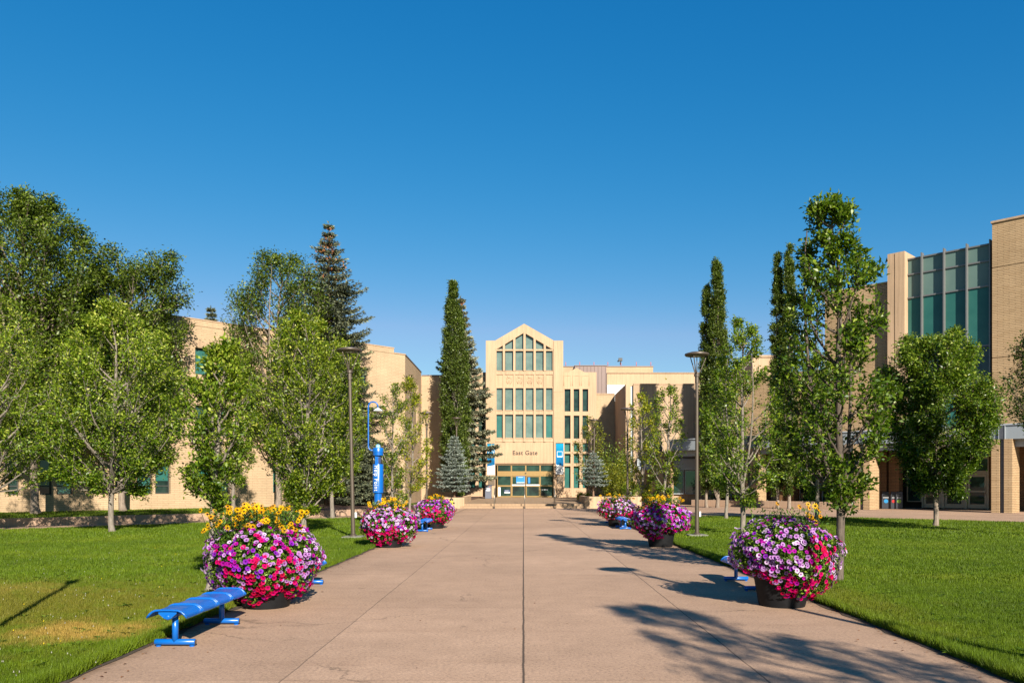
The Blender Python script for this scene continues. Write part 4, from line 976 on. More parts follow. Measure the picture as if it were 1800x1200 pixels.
for px_, lab in ((869, 'leftmost of the three steel handrails on the entrance steps'), (922.3, 'steel handrail in the middle of the entrance steps'), (975.3, 'rightmost of the three steel handrails on the entrance steps')):
    x_ = X(px_, YS); r = empty('handrail', (x_, YS-.25, 0), label=lab, cat='handrail', group='steel handrails on the steps')
    MB().tube([(0, 0, 0), (0, 0, .88), (0, .08, .98), (0, .95, 1.32), (0, 1.6, 1.36), (0, 1.66, 1.30), (0, 1.66, .3)], .026, 8).build('rail', STEEL, r)
    MB().box(-.05, .05, -.05, .05, 0, .09).build('base', BLACKM, r)

# slate bin at the doors
YB = 66.6; zbn = .30+(ZB-.3)*(YB-54.6)/17.1; s_ = YB/F
r = empty('trash_bin', (X(858.5, YB), YB, zbn), label='slate grey lidded waste bin with a white sticker, left of the glass doors', cat='waste bin'); hw = 5.6*s_; hh = 22*s_
bevel(MB().box(-hw, hw, -.3, .35, 0, hh).build('body', BINL, r), .02); bevel(MB().box(-hw-.05, hw+.05, -.34, .38, hh+.003, hh+.10).build('lid', BINL, r), .02)
MB().box(-hw+.10, hw-.12, -.305, -.29, hh*.62, hh*.82).build('sticker', WHITE, r); MB().box(hw-.18, hw-.10, -.305, -.29, hh*.9, hh*.95).build('small_sticker', REDP, r)
MB().box(-hw+.14, hw-.3, -.309, -.306, hh*.70, hh*.76).build('lettering', NAVY, r)

# hydrant
r = empty('fire_hydrant', (X(793.5, 52.6), 52.6, 0), label='yellow fire hydrant with black cap, before the left entrance planter', cat='fire hydrant')
MB().lathe([(.17, 0), (.17, .05), (.11, .06), (.11, .42), (.14, .44), (.14, .48), (.115, .49), (.11, .56)]).build('barrel', HYD, r)
MB().lathe([(.13, .56), (.12, .62), (.07, .68), (.03, .70), (.03, .75), (.001, .75)]).build('cap', BLACKM, r)
MB().tube([(.08, 0, .38), (.21, 0, .38)], .055, 10).build('nozzle', BLACKM, r); MB().tube([(-.08, 0, .38), (-.20, 0, .38)], .045, 10).build('nozzle', BLACKM, r); MB().tube([(0, -.08, .34), (0, -.20, .34)], .06, 10).build('nozzle', BLACKM, r)

# ------------------------------------------------------------------ lamps
def make_lamp(lab):
    r = empty('street_lamp', (0, 0, 0), label=lab, cat='street lamp', group='bronze street lamps along the promenade')
    bevel(MB().box(-.30, .30, -.30, .30, 0, .06).build('footing', plain('lamp_footing', (.23, .21, .18), .9), r), .01)
    MB().lathe([(.11, .06), (.11, .10), (.066, .12), (.055, 2.4), (.050, 4.9)], n=16).build('pole', LAMPB, r)
    MB().lathe([(.062, 4.82), (.062, 5.02), (.09, 5.03), (.09, 5.10), (.05, 5.12)], n=16).build('collar', LAMPB, r)
    for k in range(3):
        a = math.pi*(k*2/3+.5)+.5; c_, s__ = math.cos(a), math.sin(a)
        MB().tube([(.05*c_, .05*s__, 5.06), (.10*c_, .10*s__, 5.18), (.26*c_, .26*s__, 5.56), (.31*c_, .31*s__, 5.70)], .016, 6).build('arm', LAMPB, r)
    MB().tube([(0, 0, 5.1), (0, 0, 5.72)], .014, 6).tube([(.05, 0, 5.12), (.09, 0, 5.7)], .006, 5).tube([(-.05, 0, 5.12), (-.09, 0, 5.7)], .006, 5).build('inner_rods', LAMPB, r)
    MB().lathe([(.12, 5.66), (.36, 5.68), (.385, 5.71), (.375, 5.745), (.22, 5.79), (.02, 5.82), (.001, 5.82)], n=28).build('lamp_disc', LAMPB, r)
    MB().lathe([(.001, 5.655), (.11, 5.655), (.12, 5.662)], n=20).build('lens', WHITE, r)
    MB().box(.07, .12, -.04, .04, .62, .78).build('outlet_box', WHITE, r)
    return r
def copy_tree(o, parent=None):
    c = o.copy(); C.objects.link(c); c.parent = parent
    for ch in [q for q in bpy.data.objects if q.parent == o]: copy_tree(ch, c)
    return c
lamp0 = make_lamp('tall bronze street lamp beside the second right-hand flower pot')
lspots = [(1225, 25.1, 'tall bronze street lamp on the grass beside the second right-hand flower pot', 0, 0), (621, 24.3, 'tall bronze street lamp on the grass beside the second left-hand flower pot', .35, -.022),
          (1103, 43.5, 'bronze street lamp in front of the pale concrete hall, left of the yellowing elm', 0, 0), (750, 46, 'bronze street lamp behind the yellowing elm, in front of the brick wing', 0, 0),
          (1044.5, 60.9, 'small distant bronze lamp above the blue spruce right of the gate', .79, 0), (802.5, 58, 'small distant bronze lamp in front of the columnar poplar', .7, 0), (2771, 4.37, 'bronze street lamp right of the camera throwing its shadow on the walk', 0, 0)]
for i, (px_, Y_, lab, z_, tl) in enumerate(lspots):
    o = lamp0 if i == 0 else copy_tree(lamp0); o.location = (X(px_, Y_), Y_, z_ if z_ > .4 else 0); o['label'] = lab; o.rotation_euler = (0, tl, i*.0)
o = empty('sign_post', (-5.35, 7.35, 0), label='slim metal post just left of the picture throwing a long shadow on the lawn', cat='post')
MB().lathe([(.06, 0), (.06, .02), (.045, .03), (.04, 3.2), (.03, 3.22), (.001, 3.22)], n=12).build('pole', LAMPB, o); MB().box(-.10, .10, -.05, -.04, 2.9, 3.15).build('plate', GREY, o)

# ------------------------------------------------------------------ help point column
YH = 32.0; xh = X(664.5, YH); hz = lambda py: Z(py, YH)
hp = empty('help_point', (xh, YH, 0), label='blue Help Point column with an arched lamp, behind the second left flower pot', cat='help point')
MB().lathe([(.24, 0), (.24, .04), (.155, .05), (.155, hz(866)), (.155, hz(865))], n=24).build('lower_column', BLUE, hp)
MB().lathe([(.205, hz(866)), (.212, hz(865.6)), (.212, hz(816)), (.205, hz(815.5)), (.10, hz(815.2))], n=28).build('sign_drum', BLUE, hp)
MB().lathe([(.10, hz(816)), (.10, hz(799))], n=16).box(-.10, .0, -.12, .05, hz(815.8), hz(799.5)).build('neck', BLUE, hp)
MB().tube([(.17, 0, hz(815.5)), (.17, 0, hz(800))], .012, 6).tube([(-.19, .05, hz(815.5)), (-.19, .05, hz(800))], .012, 6).tube([(0.05, .18, hz(815.5)), (.05, .18, hz(800))], .012, 6).build('cage_bars', STEEL, hp)
MB().box(.03, .13, -.10, .02, hz(814), hz(803)).build('speaker_unit', NAVY, hp)
MB().lathe([(.10, hz(801)), (.205, hz(800)), (.205, hz(795.5)), (.215, hz(795)), (.215, hz(788)), (.20, hz(787)), (.001, hz(786.8))], n=28).build('collar', BLUE, hp)
MB().lathe([(.09, hz(787)), (.10, hz(784.5)), (.08, hz(782)), (.035, hz(780.6)), (.001, hz(780.4))], n=20).build('beacon', plain('beacon_glass', (.25, .5, .8), .15), hp)
xa = X(647.5, YH)-xh; za = hz(791)
MB().tube([(-.10, 0, za-.02), (xa+.10, 0, za), (xa+.03, 0, za+.05), (xa, 0, za+.13), (xa, 0, hz(714)), (xa+.03, 0, hz(709.5)), (xa+.10, 0, hz(706.8)), (xa+.2, 0, hz(706)), (xa+.30, 0, hz(707.2)), (xa+.37, 0, hz(711)), (xa+.385, 0, hz(716))], .030, 10).build('arch_pipe', BLUE, hp)
MB().lathe([(.03, hz(716.2)), (.06, hz(717.5)), (.10, hz(718.5)), (.185, hz(721)), (.185, hz(722.2)), (.12, hz(723.6)), (.001, hz(723.8))], xa+.385, 0, n=24).build('lamp_shade', WHITE, hp)
me = text_mesh('Help Point', .36, .004, .0)
# wrap the words round the drum
ys_ = [v.co.x for v in me.vertices]; Lw = max(ys_)-min(ys_); k_ = (hz(818)-hz(862))/Lw; cz_ = (hz(818)+hz(862))/2
for v in me.vertices:
    v.co = (v.co.y*k_*1.3, -.2165-v.co.z, cz_-v.co.x*k_)
me.materials.append(WHITE); link('lettering', me, hp).rotation_euler = (0, 0, rad(-10))

# ------------------------------------------------------------------ benches
def make_bench(lab):
    r = empty('blue_bench', (0, 0, 0), label=lab, cat='bench', group='blue metal benches along the promenade'); Lb = 1.72; sl_ = Lb/4
    prof = []
    for k in range(15):
        u = -1+2*k/14; xx = u*.198; zq = .392+.012*math.cos(u*2.2)*.4-(.065*max(0, (abs(u)-.55)/.45)**1.8); prof.append((xx, zq))
    for q in range(4):
        y0 = q*sl_+.006; y1 = (q+1)*sl_-.006; s = MB(); s.smooth = True; ny = 6; n = len(prof)
        for dz in (0, -.008):
            for j in range(ny+1):
                for (xx, zq) in prof: s.v.append((xx, y0+(y1-y0)*j/ny, zq+dz-.003*math.sin(math.pi*j/ny)))
        m_ = (ny+1)*n
        for j in range(ny):
            for k in range(n-1):
                a = j*n+k; s.face([a, a+1, a+n+1, a+n]); s.face([m_+a, m_+a+n, m_+a+n+1, m_+a+1])
        for j in range(ny):
            for k in (0, n-1): a = j*n+k; s.face([a, a+n, m_+a+n, m_+a])
        so = s.build('seat', MATS['blue_mesh'], r)
        for yy in (y0+.012, y1-.012):
            MB().tube([(xx, yy, zq) for xx, zq in prof], .0115, 6).build('rim', BLUE, so)
    MB().tube([(0, .02, .325), (0, .035, .325), (0, Lb-.035, .325), (0, Lb-.02, .325)], [.018, .03, .03, .018], 12).build('beam', BLUE, r)
    for yy in (.03, Lb-.05): MB().prism([(-.09, .385), (.09, .385), (.09, .36), (.03, .31), (-.03, .31), (-.09, .36)], yy, yy+.012).build('bracket', BLUE, r)
    for yy in (.21, Lb-.26):
        lg = MB().tube([(0, yy, .045), (0, yy, .315)], .031, 14).build('leg', BLUE, r)
        MB().tube([(-.206, yy, .046), (-.20, yy, .046), (.20, yy, .046), (.206, yy, .046)], [.024, .031, .031, .024], 14).build('foot', BLUE, lg)
        for s_ in (-.17, .17): MB().lathe([(.026, 0), (.026, .012), (.012, .016)], s_, yy, 10).build('glide', BLUE, lg)
        MB().tube([(.2065, yy, .046), (.2075, yy, .046)], .024, 12).build('worn_cap', plain('worn_metal', (.16, .12, .09), .6, .4) if 'worn_metal' not in MATS else MATS['worn_metal'], lg)
    return r
m, nt, b = newmat('blue_mesh'); sp = nd(nt, 'ShaderNodeSeparateXYZ', Vector=objco(nt))
a1 = math_(nt, 'PINGPONG', math_(nt, 'ADD', sp.outputs[0], math_(nt, 'MULTIPLY', sp.outputs[1], .5)), .0075); a2 = math_(nt, 'PINGPONG', math_(nt, 'SUBTRACT', sp.outputs[0], math_(nt, 'MULTIPLY', sp.outputs[1], .5)), .0075)
hole = math_(nt, 'MULTIPLY', math_(nt, 'GREATER_THAN', a1, .0035), math_(nt, 'GREATER_THAN', a2, .0035))
c = mix(nt, math_(nt, 'MULTIPLY', hole, .55), (.002, .115, .45), (.002, .045, .20)); L(nt, c, b.inputs['Base Color']); b.inputs['Roughness'].default_value = .3; bump(nt, b, hole, -.4, .004)
bspots = [(-3.54, 7.89, 'nearest blue bench, before the big left flower pot at the walk edge'), (-3.49, 11.62, 'blue bench mostly hidden behind the nearest left flower pot'), (-3.48, 27.2, 'small blue bench in front of the third left flower pot'), (-3.40, 30.6, 'farthest left blue bench, behind the third left flower pot'),
          (3.62, 12.1, 'blue bench behind the nearest right flower pot'), (3.70, 28.7, 'small blue bench in front of the third right flower pot'), (3.68, 32.3, 'farthest right blue bench, behind the third right flower pot')]
b0 = make_bench('x')
for i, (x_, y_, lab) in enumerate(bspots):
    o = b0 if i == 0 else copy_tree(b0); o.location = (x_, y_, 0); o['label'] = lab

# ------------------------------------------------------------------ flower pots
PC = {'pink': ((.60, .002, .125), (.22, 0, .05)), 'magenta': ((.40, .006, .30), (.13, 0, .10)), 'lilac': ((.47, .22, .53), (.12, .012, .17)), 'pale': ((.68, .50, .70), (.24, .03, .26)), 'violet': ((.24, .02, .42), (.07, 0, .16)), 'red': ((.50, .003, .05), (.18, 0, .02))}
def bloom_geo(col, R=.032):
    V = [(0, 0, -.016)]; F_ = []; cl = []
    for k in range(10): a = k*.6283; V.append((.011*math.cos(a), .011*math.sin(a), -.003))
    for k in range(10): a = k*.6283; r_ = R*(1 if k % 2 == 0 else .88); V.append((r_*math.cos(a), r_*math.sin(a), .002*(1 if k % 2 else -1)))
    for k in range(10):
        j = (k+1) % 10; F_.append((0, 1+k, 1+j, 0)); cl.append(col[1]); F_.append((1+k, 11+k, 11+j, 1+j)); cl.append(col[0])
    F_ = [f if f[3] != 0 or f[0] != 0 else f for f in F_]
    return np.array(V), F_, np.array(cl)
def tri_fan(V, F_, cl):
    T_ = []; c2 = []
    for f, c_ in zip(F_, cl):
        if f[0] == f[3]: T_.append((f[0], f[1], f[2])); c2.append(c_)
        else: T_ += [(f[0], f[1], f[2]), (f[0], f[2], f[3])]; c2 += [c_, c_]
    return V, np.array(T_), np.array(c2)
BG = {k: tri_fan(*bloom_geo(v)) for k, v in PC.items()}
def cone_geo(n=11, R=.052, dr=0.012, yc=(.80, .44, .006)):
    V = []; T_ = []; cl = []
    for k in range(n):
        a = k*6.2832/n; w_ = 2.3*R/n*1.1; c_, s__ = math.cos(a), math.sin(a); o = len(V)
        V += [(.010*c_, .010*s__, 0), (R*.6*c_-w_*s__*.5, R*.6*s__+w_*c_*.5, .004), (R*c_, R*s__, -dr), (R*.6*c_+w_*s__*.5, R*.6*s__-w_*c_*.5, .004)]
        T_ += [(o, o+2, o+1), (o, o+3, o+2)]; q = (1+.1*((k*7) % 3-1)); cl += [tuple(x*q for x in yc)]*2
    o = len(V); V += [(.015*math.cos(k*1.0472), .015*math.sin(k*1.0472), .001) for k in range(6)]+[(0, 0, .016)]
    for k in range(6): T_.append((o+k, o+(k+1) % 6, o+6)); cl.append((.035, .014, .008))
    return np.array(V), np.array(T_), np.array(cl)
CG = [cone_geo(11, .044, .010, (.86, .46, .004)), cone_geo(12, .040, .016, (.82, .40, .004)), cone_geo(10, .048, .004, (.90, .52, .006))]
def rotz_to(d, rng):
    q = Vector(d).to_track_quat('Z', 'Y'); return q @ __import__('mathutils').Quaternion((0, 0, 1), rng.uniform(0, 6.28))
def merged(items, rng):
    Vs = []; Fs = []; Cs = []; o = 0
    for p, d, g, s in items:
        V, T_, cl = g; M = np.array(rotz_to(d, rng).to_matrix()); Vs.append(V*s@M.T+p); Fs.append(T_+o); Cs.append(cl*rng.uniform(.85, 1.12)); o += len(V)
    return np.concatenate(Vs), np.concatenate(Fs), np.concatenate(Cs)
SH = {k: npmesh('petunia', v[0], v[1], PETAL, None, v[2]) for k, v in BG.items()}
SHC = [npmesh('coneflower', v[0], v[1], PETAL, None, v[2]) for v in CG]
def flower_pot(x, Y, lab, rx, zc, up, down, palette, nb=620, ny=90, yell=(-.1, .55, 1.12, 1.42), seed=0, single=True, potr=(.31, .40), poth=.55, dirdown=None, nleaf=13000, sc_=1.0, ox=0.0):
    rng = np.random.default_rng(seed+500); r = empty('flower_pot', (x, Y, 0), label=lab, cat='flower pot', group='flower pots along the promenade')
    MB().lathe([(potr[0]*.97, 0), (potr[0], .03), (potr[1]*.97, poth-.06), (potr[1]+.02, poth-.05), (potr[1]+.02, poth), (potr[1]-.03, poth), (potr[1]-.04, poth-.06), (.001, poth-.06)], n=36).build('pot', BLACKP, r)
    def surf(n, shell):
        u = rng.normal(0, 1, (n, 3)); u = norm(u); az = np.arctan2(u[:, 1], u[:, 0])
        dn = np.full(n, down)
        if dirdown is not None: dn = down*(1+dirdown[1]*np.cos(az-dirdown[0]))/(1+dirdown[1])
        lump = 1+.07*np.sin(az*4+seed)+.05*np.sin(az*9+u[:, 2]*5+seed*2)+.05*np.sin(u[:, 2]*7+az*3)
        hr = np.sqrt(np.maximum(0, 1-u[:, 2]**2)); low = u[:, 2] < 0
        hr = np.where(low, hr**1.25*.97+.0, hr**.9)
        rr = lump*shell
        P = np.stack([ox+u[:, 0]/np.maximum(np.hypot(u[:, 0], u[:, 1]), 1e-6)*hr*rx*rr, u[:, 1]/np.maximum(np.hypot(u[:, 0], u[:, 1]), 1e-6)*hr*rx*rr, zc+u[:, 2]*np.where(low, dn, up)*rr], 1)
        P[:, 2] = np.maximum(P[:, 2], .03+rng.uniform(0, .05, n)); N_ = norm(u*np.array([1/rx, 1/rx, 1/up])+0)
        return P, N_, u
    n = nleaf; P, N_, u = surf(n, rng.uniform(.70, .99, n)); D_ = norm(N_*.4+rng.normal(0, .8, (n, 3))+np.array([0, 0, .1])); ln = .048*sc_*rng.uniform(.6, 1.3, n)
    V, Fq = leaf_quads(P, D_, norm(N_+rng.normal(0, .5, (n, 3))+np.array([0, 0, .3])), ln, ln*.55, rng); rn = rng.beta(2, 2.2, n)
    # taller coneflower foliage
    m2 = int(ny*14)+350; cy = np.clip(rng.normal(0, 1, (m2, 3)), -1.5, 1.5); Py = np.stack([yell[0]+cy[:, 0]*yell[1]*.55, cy[:, 1]*yell[1]*.4, zc+up*.5+rng.random(m2)*(yell[3]-zc-up*.5-.13)], 1)
    D2 = norm(rng.normal(0, .6, (m2, 3))+np.array([0, 0, .6])); l2 = .055*rng.uniform(.6, 1.3, m2)*sc_
    V2, F2 = leaf_quads(Py, D2, norm(rng.normal(0, .5, (m2, 3))+np.array([0, -.3, .7])), l2, l2*.35, rng)
    link('foliage', npmesh('foliage', np.concatenate([V, V2]), np.concatenate([Fq, F2+len(V)]), FO_FLW, np.concatenate([rn, rng.beta(2, 4, m2)])), r)
    # petunias
    P, N_, u = surf(nb, rng.uniform(.98, 1.05, nb)); seeds_ = norm(rng.normal(0, 1, (26, 3)))
    sp_ = [palette(s_[0], s_[2], rng) for s_ in seeds_]
    near = np.argmax(u@seeds_.T, 1); items = []
    for i in range(nb):
        k = sp_[near[i]] if rng.random() < .28 else palette(u[i, 0], u[i, 2], rng)
        d = norm(N_[i]+rng.normal(0, .28, 3)+np.array([.08, -.22, .08])); items.append((P[i]+N_[i]*.012, d, k, sc_*rng.uniform(.8, 1.15)))
    # coneflowers
    cf = []
    for i in range(ny):
        a = rng.normal(0, 1, 2); px_ = yell[0]+np.clip(a[0], -1.7, 1.7)*yell[1]*.62; h_ = yell[2]+(yell[3]-yell[2])*rng.random()**.8-(abs(a[0])*.05); pp = np.array([px_, np.clip(a[1], -1.6, 1.6)*yell[1]*.5, h_])
        cf.append((pp, norm(np.array([rng.normal(.15, .4), rng.normal(-.85, .35), rng.uniform(.25, .8)])), int(rng.integers(0, 3)), sc_*rng.uniform(.8, 1.12)))
    if single:
        fr_ = sorted(range(nb), key=lambda i: P[i, 1]-.0*P[i, 2]); vis = [i for i in fr_ if items[i][1][1] < .1][:int(nb*.5)]; rng.shuffle(vis); pick = set(vis[:100])
        for i in pick:
            p, d, k, s_ = items[i]; o = link('petunia', SH[k], r); o.location = p; o.rotation_mode = 'QUATERNION'; o.rotation_quaternion = rotz_to(d, rng); o.scale = (s_,)*3
        rest = [(p, d, BG[k], s_) for i, (p, d, k, s_) in enumerate(items) if i not in pick]
        for p, d, k, s_ in cf[:100]:
            o = link('coneflower', SHC[k], r); o.location = p; o.rotation_mode = 'QUATERNION'; o.rotation_quaternion = rotz_to(d, rng); o.scale = (s_,)*3
        cf2 = cf[100:]
    else: rest = [(p, d, BG[k], s_) for p, d, k, s_ in items]; cf2 = cf
    V, T_, cl = merged(rest, rng); tag(link('petunia_mass', npmesh('petunia_mass', V, T_, PETAL, None, cl), r), kind='stuff')
    if cf2: V, T_, cl = merged([(p, d, CG[k], s_) for p, d, k, s_ in cf2], rng); tag(link('coneflower_mass', npmesh('coneflower_mass', V, T_, PETAL, None, cl), r), kind='stuff')
    T = Tubes()
    for p, d, k, s_ in cf: T.add(bez(np.array([p[0]*.5, p[1]*.5, zc]), np.array([p[0]*.9, p[1]*.9, zc+(p[2]-zc)*.5]), p-d*.004, 5), np.full(5, .0035), 4)
    if cf: link('stems', T.mesh('stems', FO_FLW), r)
    return r
def pick(rng, **w):
    k = list(w); p = np.array([w[q] for q in k], float); return k[int(rng.choice(len(k), p=p/p.sum()))]
def palL(x, z, rng):
    if (z < -.1 and x > -.5) or x > .15 and z < .25: 
        if x > .80: return pick(rng, lilac=6, pink=2, magenta=1)
        return pick(rng, pink=7, red=3, magenta=1.5, lilac=.6)
    if x < -.62 or x > .7: return pick(rng, lilac=5, pale=2, violet=1, magenta=1)
    if x < -.35 and z < .1: return pick(rng, lilac=3, pink=3, magenta=2.5, pale=.5)
    return pick(rng, magenta=4, violet=1.6, lilac=2.2, pink=1.5, pale=.8)
def palR(x, z, rng):
    if x < .1 and z > -.35: return pick(rng, lilac=4.5, pale=1.8, violet=.8, magenta=1.8)
    if x > .8: return pick(rng, lilac=3, pale=2, pink=2)
    if z > .5: return pick(rng, lilac=3, magenta=2, pink=2, violet=1)
    return pick(rng, pink=7, red=3, magenta=1.2, lilac=.8)
def palW(x, z, rng):
    if z < -.15: return pick(rng, pink=6, red=3, pale=.8)
    return pick(rng, pale=3.6, lilac=2.6, pink=2.2 if x < 0 else 1, magenta=1.6, violet=.6)
def palM(x, z, rng):
    if z < -.45: return pick(rng, pink=5, magenta=2)
    return pick(rng, pale=1.8, lilac=3, magenta=3.4 if x > .1 else 2, violet=2 if x > .3 else .3, pink=1.4)
flower_pot(-3.47, 10.75, 'nearest left flower pot, crimson and purple petunias under many yellow coneflowers', .70, .62, .50, .58, palL, 1350, 190, (-.16, .58, 1.04, 1.40), 1, ox=-.03)
flower_pot(3.52, 10.85, 'nearest right flower pot, lilac petunias left and hot pink right, few yellow coneflowers', .68, .66, .48, .64, palR, 1300, 12, (.10, .50, 1.16, 1.42), 2, dirdown=(rad(-35), .42), ox=.04)
flower_pot(-3.50, 20.85, 'second left flower pot, white and pink petunias with a crown of yellow coneflowers', .74, .56, .50, .50, palW, 1150, 90, (-.02, .45, .98, 1.30), 3, single=False, sc_=1.1, nleaf=9000)
flower_pot(3.62, 21.0, 'second right flower pot, lilac and purple petunias with dark stems of coneflowers', .76, .68, .46, .52, palM, 1150, 80, (.02, .50, 1.0, 1.38), 4, single=False, sc_=1.1, nleaf=9000, dirdown=(rad(200), .25))
flower_pot(-3.28, 29.6, 'third left flower pot, small in the distance, mauve and pink petunias', .74, .62, .46, .50, palL, 800, 34, (.0, .32, 1.05, 1.28), 5, single=False, sc_=1.15, nleaf=7000)
flower_pot(3.66, 31.2, 'third right flower pot, small in the distance, pale pink and white petunias', .74, .66, .44, .46, palW, 800, 24, (.0, .6, 1.05, 1.30), 6, single=False, sc_=1.15, nleaf=7000)

# ------------------------------------------------------------------ trees
GL = 'young elms on the left lawn'; GR = 'young elms on the right lawn'
tree('elm_tree', 'rounded full young elm with forked grey trunk, alone on the left lawn', 'tree', GL, 197, 27.2, [(538, 178, 212), (560, 150, 245), (600, 120, 300), (660, 100, 325), (720, 98, 335), (780, 105, 330), (830, 130, 305), (865, 150, 250)], 935, FO_MID, BARK_G, 1, nprim=56, nsec=9, nleaf=62, ll=.115, clear=1.45, tr=.095, sigma=.17, forks=3, palebias=.28, amp=.13, wide=1.10)
tree('elm_tree', 'slender young elm rising behind the nearest left flower pot', 'tree', GL, 366, 12.2, [(600, 388, 404), (635, 348, 422), (680, 325, 438), (740, 315, 442), (800, 322, 436), (850, 338, 420), (882, 350, 392)], 1040, FO_MID, BARK_G, 2, nprim=30, nsec=6, nleaf=46, ll=.075, clear=1.25, tr=.05, sigma=.09, fill=.9, palebias=.2, lean=.12, wide=1.0)
tree('elm_tree', 'thin young elm seen just right of the slender front elm, straight trunk', 'tree', GL, 409, 35.5, [(610, 398, 425), (650, 372, 455), (720, 362, 470), (800, 370, 460), (850, 388, 435)], 915, FO_MID, BARK_G, 3, nprim=30, nsec=6, nleaf=50, ll=.12, clear=1.5, tr=.09, sigma=.17, palebias=.2)
tree('elm_tree', 'broad bright elm with leafy lower stem, behind the nearest left pot', 'tree', GL, 534, 25.7, [(556, 508, 548), (590, 480, 592), (640, 468, 622), (700, 460, 632), (780, 466, 625), (840, 495, 590), (880, 510, 560), (915, 522, 550)], 940, FO_LIME, BARK_G, 4, nprim=46, nsec=8, nleaf=52, ll=.11, clear=.75, tr=.09, sigma=.16, forks=2, palebias=.15)
tree('elm_tree', 'young elm immediately left of the tall left street lamp', 'tree', GL, 584, 37.9, [(600, 570, 612), (650, 530, 650), (720, 520, 658), (780, 540, 652), (840, 555, 620), (868, 570, 600)], 911, FO_LIME, BARK_G, 5, nprim=34, nsec=7, nleaf=52, ll=.13, clear=1.6, tr=.10, sigma=.19, palebias=.1)
tree('elm_tree', 'sparse small elm just right of the blue Help Point column', 'tree', GL, 691, 35.5, [(672, 682, 702), (700, 668, 716), (760, 664, 722), (820, 670, 720), (872, 676, 714)], 915, FO_LIME, BARK_G, 6, nprim=22, nsec=5, nleaf=24, ll=.12, clear=1.3, tr=.06, sigma=.13, steep=1.3, fill=.8)
tree('elm_tree', 'sparse yellowing elm near the left end of the gate plaza', 'tree', GL, 720, 45.3, [(666, 712, 728), (710, 700, 742), (760, 690, 757), (810, 695, 770), (850, 700, 766), (882, 705, 748)], 901, FO_YEL, BARK_G, 7, nprim=26, nsec=6, nleaf=28, ll=.15, clear=1.2, tr=.07, sigma=.18, steep=1.2, fill=.8)
tree('elm_tree', 'bright green elm cut off by the left edge of the photo', 'tree', GL, -22, 27.5, [(522, -60, 18), (580, -130, 60), (660, -150, 95), (740, -150, 100), (800, -130, 95), (852, -80, 60)], 934, FO_MID, BARK_G, 8, nprim=42, nsec=7, nleaf=52, ll=.115, clear=1.5, tr=.1, sigma=.18, palebias=.25)
GM = 'mature trees before the left building'
tree('ash_tree', 'tallest broad mature tree at the far left, thick trunk against the brick wall', 'tree', GM, 63, 36.3, [(346, 10, 80), (376, -40, 120), (420, -70, 168), (480, -90, 150), (540, -100, 165), (620, -90, 150), (700, -60, 140), (770, -30, 110)], 902, FO_OLD, BARK_O, 9, z0=.29, nprim=80, nsec=10, nleaf=86, ll=.165, clear=3.2, tr=.19, sigma=.34, forks=4, fill=.9)
tree('ash_tree', 'mature tree with a flat domed top, second from the left edge', 'tree', GM, 216, 40, [(444, 190, 305), (480, 135, 326), (530, 120, 325), (580, 128, 320), (650, 130, 310), (720, 150, 300), (765, 180, 270)], 897, FO_OLD, BARK_O, 10, z0=.29, nprim=70, nsec=9, nleaf=80, ll=.165, clear=2.8, tr=.16, sigma=.33, forks=3, fill=.85)
tree('ash_tree', 'open mature tree with leaning trunk, left of the big spruce', 'tree', GM, 488, 46, [(447, 465, 522), (480, 430, 562), (530, 390, 578), (580, 368, 585), (640, 375, 582), (700, 400, 570), (760, 430, 540)], 891, FO_OLD, BARK_O, 11, z0=.29, nprim=60, nsec=8, nleaf=66, ll=.17, clear=3.2, tr=.18, sigma=.36, forks=3, fill=.75)
tree('elm_tree', 'tallest right-hand elm with dark trunk, beside the nearest right flower pot', 'tree', GR, 1472, 13.4, [(332, 1444, 1478), (366, 1424, 1500), (402, 1392, 1512), (446, 1384, 1550), (505, 1392, 1548), (560, 1374, 1562), (620, 1342, 1580), (700, 1342, 1582), (770, 1362, 1564), (820, 1390, 1536), (862, 1426, 1514), (892, 1450, 1494)], 1022, FO_FRT, BARK_D, 42, nprim=50, nsec=7, nleaf=38, ll=.098, clear=1.0, tr=.072, sigma=.10, forks=3, fill=.85, palebias=.05, amp=.30, steep=.85, wide=1.1)
tree('elm_tree', 'pale-barked elm just right of the tall right street lamp', 'tree', GR, 1306, 25.7, [(566, 1296, 1314), (600, 1280, 1336), (650, 1252, 1350), (720, 1232, 1368), (790, 1232, 1368), (840, 1242, 1350), (882, 1270, 1325)], 940, FO_MID, BARK_G, 13, nprim=34, nsec=6, nleaf=46, ll=.11, clear=1.35, tr=.085, sigma=.14, steep=.9, forks=3, fill=.8, palebias=.1)
tree('elm_tree', 'thin brown-trunked elm behind the right street lamp, smallest in that row', 'tree', GR, 1276, 37.4, [(650, 1262, 1290), (700, 1242, 1310), (780, 1232, 1318), (850, 1245, 1305), (870, 1258, 1295)], 911, FO_MID, BARK_G, 14, nprim=24, nsec=6, nleaf=34, ll=.13, clear=1.6, tr=.08, sigma=.17)
tree('elm_tree', 'leaning young elm behind the tallest right-hand elm, by the seat wall', 'tree', GR, 1436, 34.5, [(600, 1420, 1452), (680, 1400, 1482), (760, 1388, 1490), (840, 1398, 1480), (875, 1415, 1452)], 917, FO_MID, BARK_G, 15, nprim=30, nsec=6, nleaf=42, ll=.13, clear=1.6, tr=.09, sigma=.17, palebias=.1)
tree('elm_tree', 'dense dome-shaped elm before the cream doors on the right', 'tree', GR, 1645, 30.8, [(586, 1590, 1690), (602, 1572, 1722), (640, 1556, 1738), (690, 1550, 1762), (750, 1550, 1752), (800, 1562, 1732), (832, 1592, 1698), (862, 1590, 1690)], 924, FO_DEEP, BARK_O, 16, nprim=80, nsec=9, nleaf=84, ll=.125, clear=1.5, tr=.10, sigma=.19, palebias=.22, amp=.14, wide=.93, steep=.7)
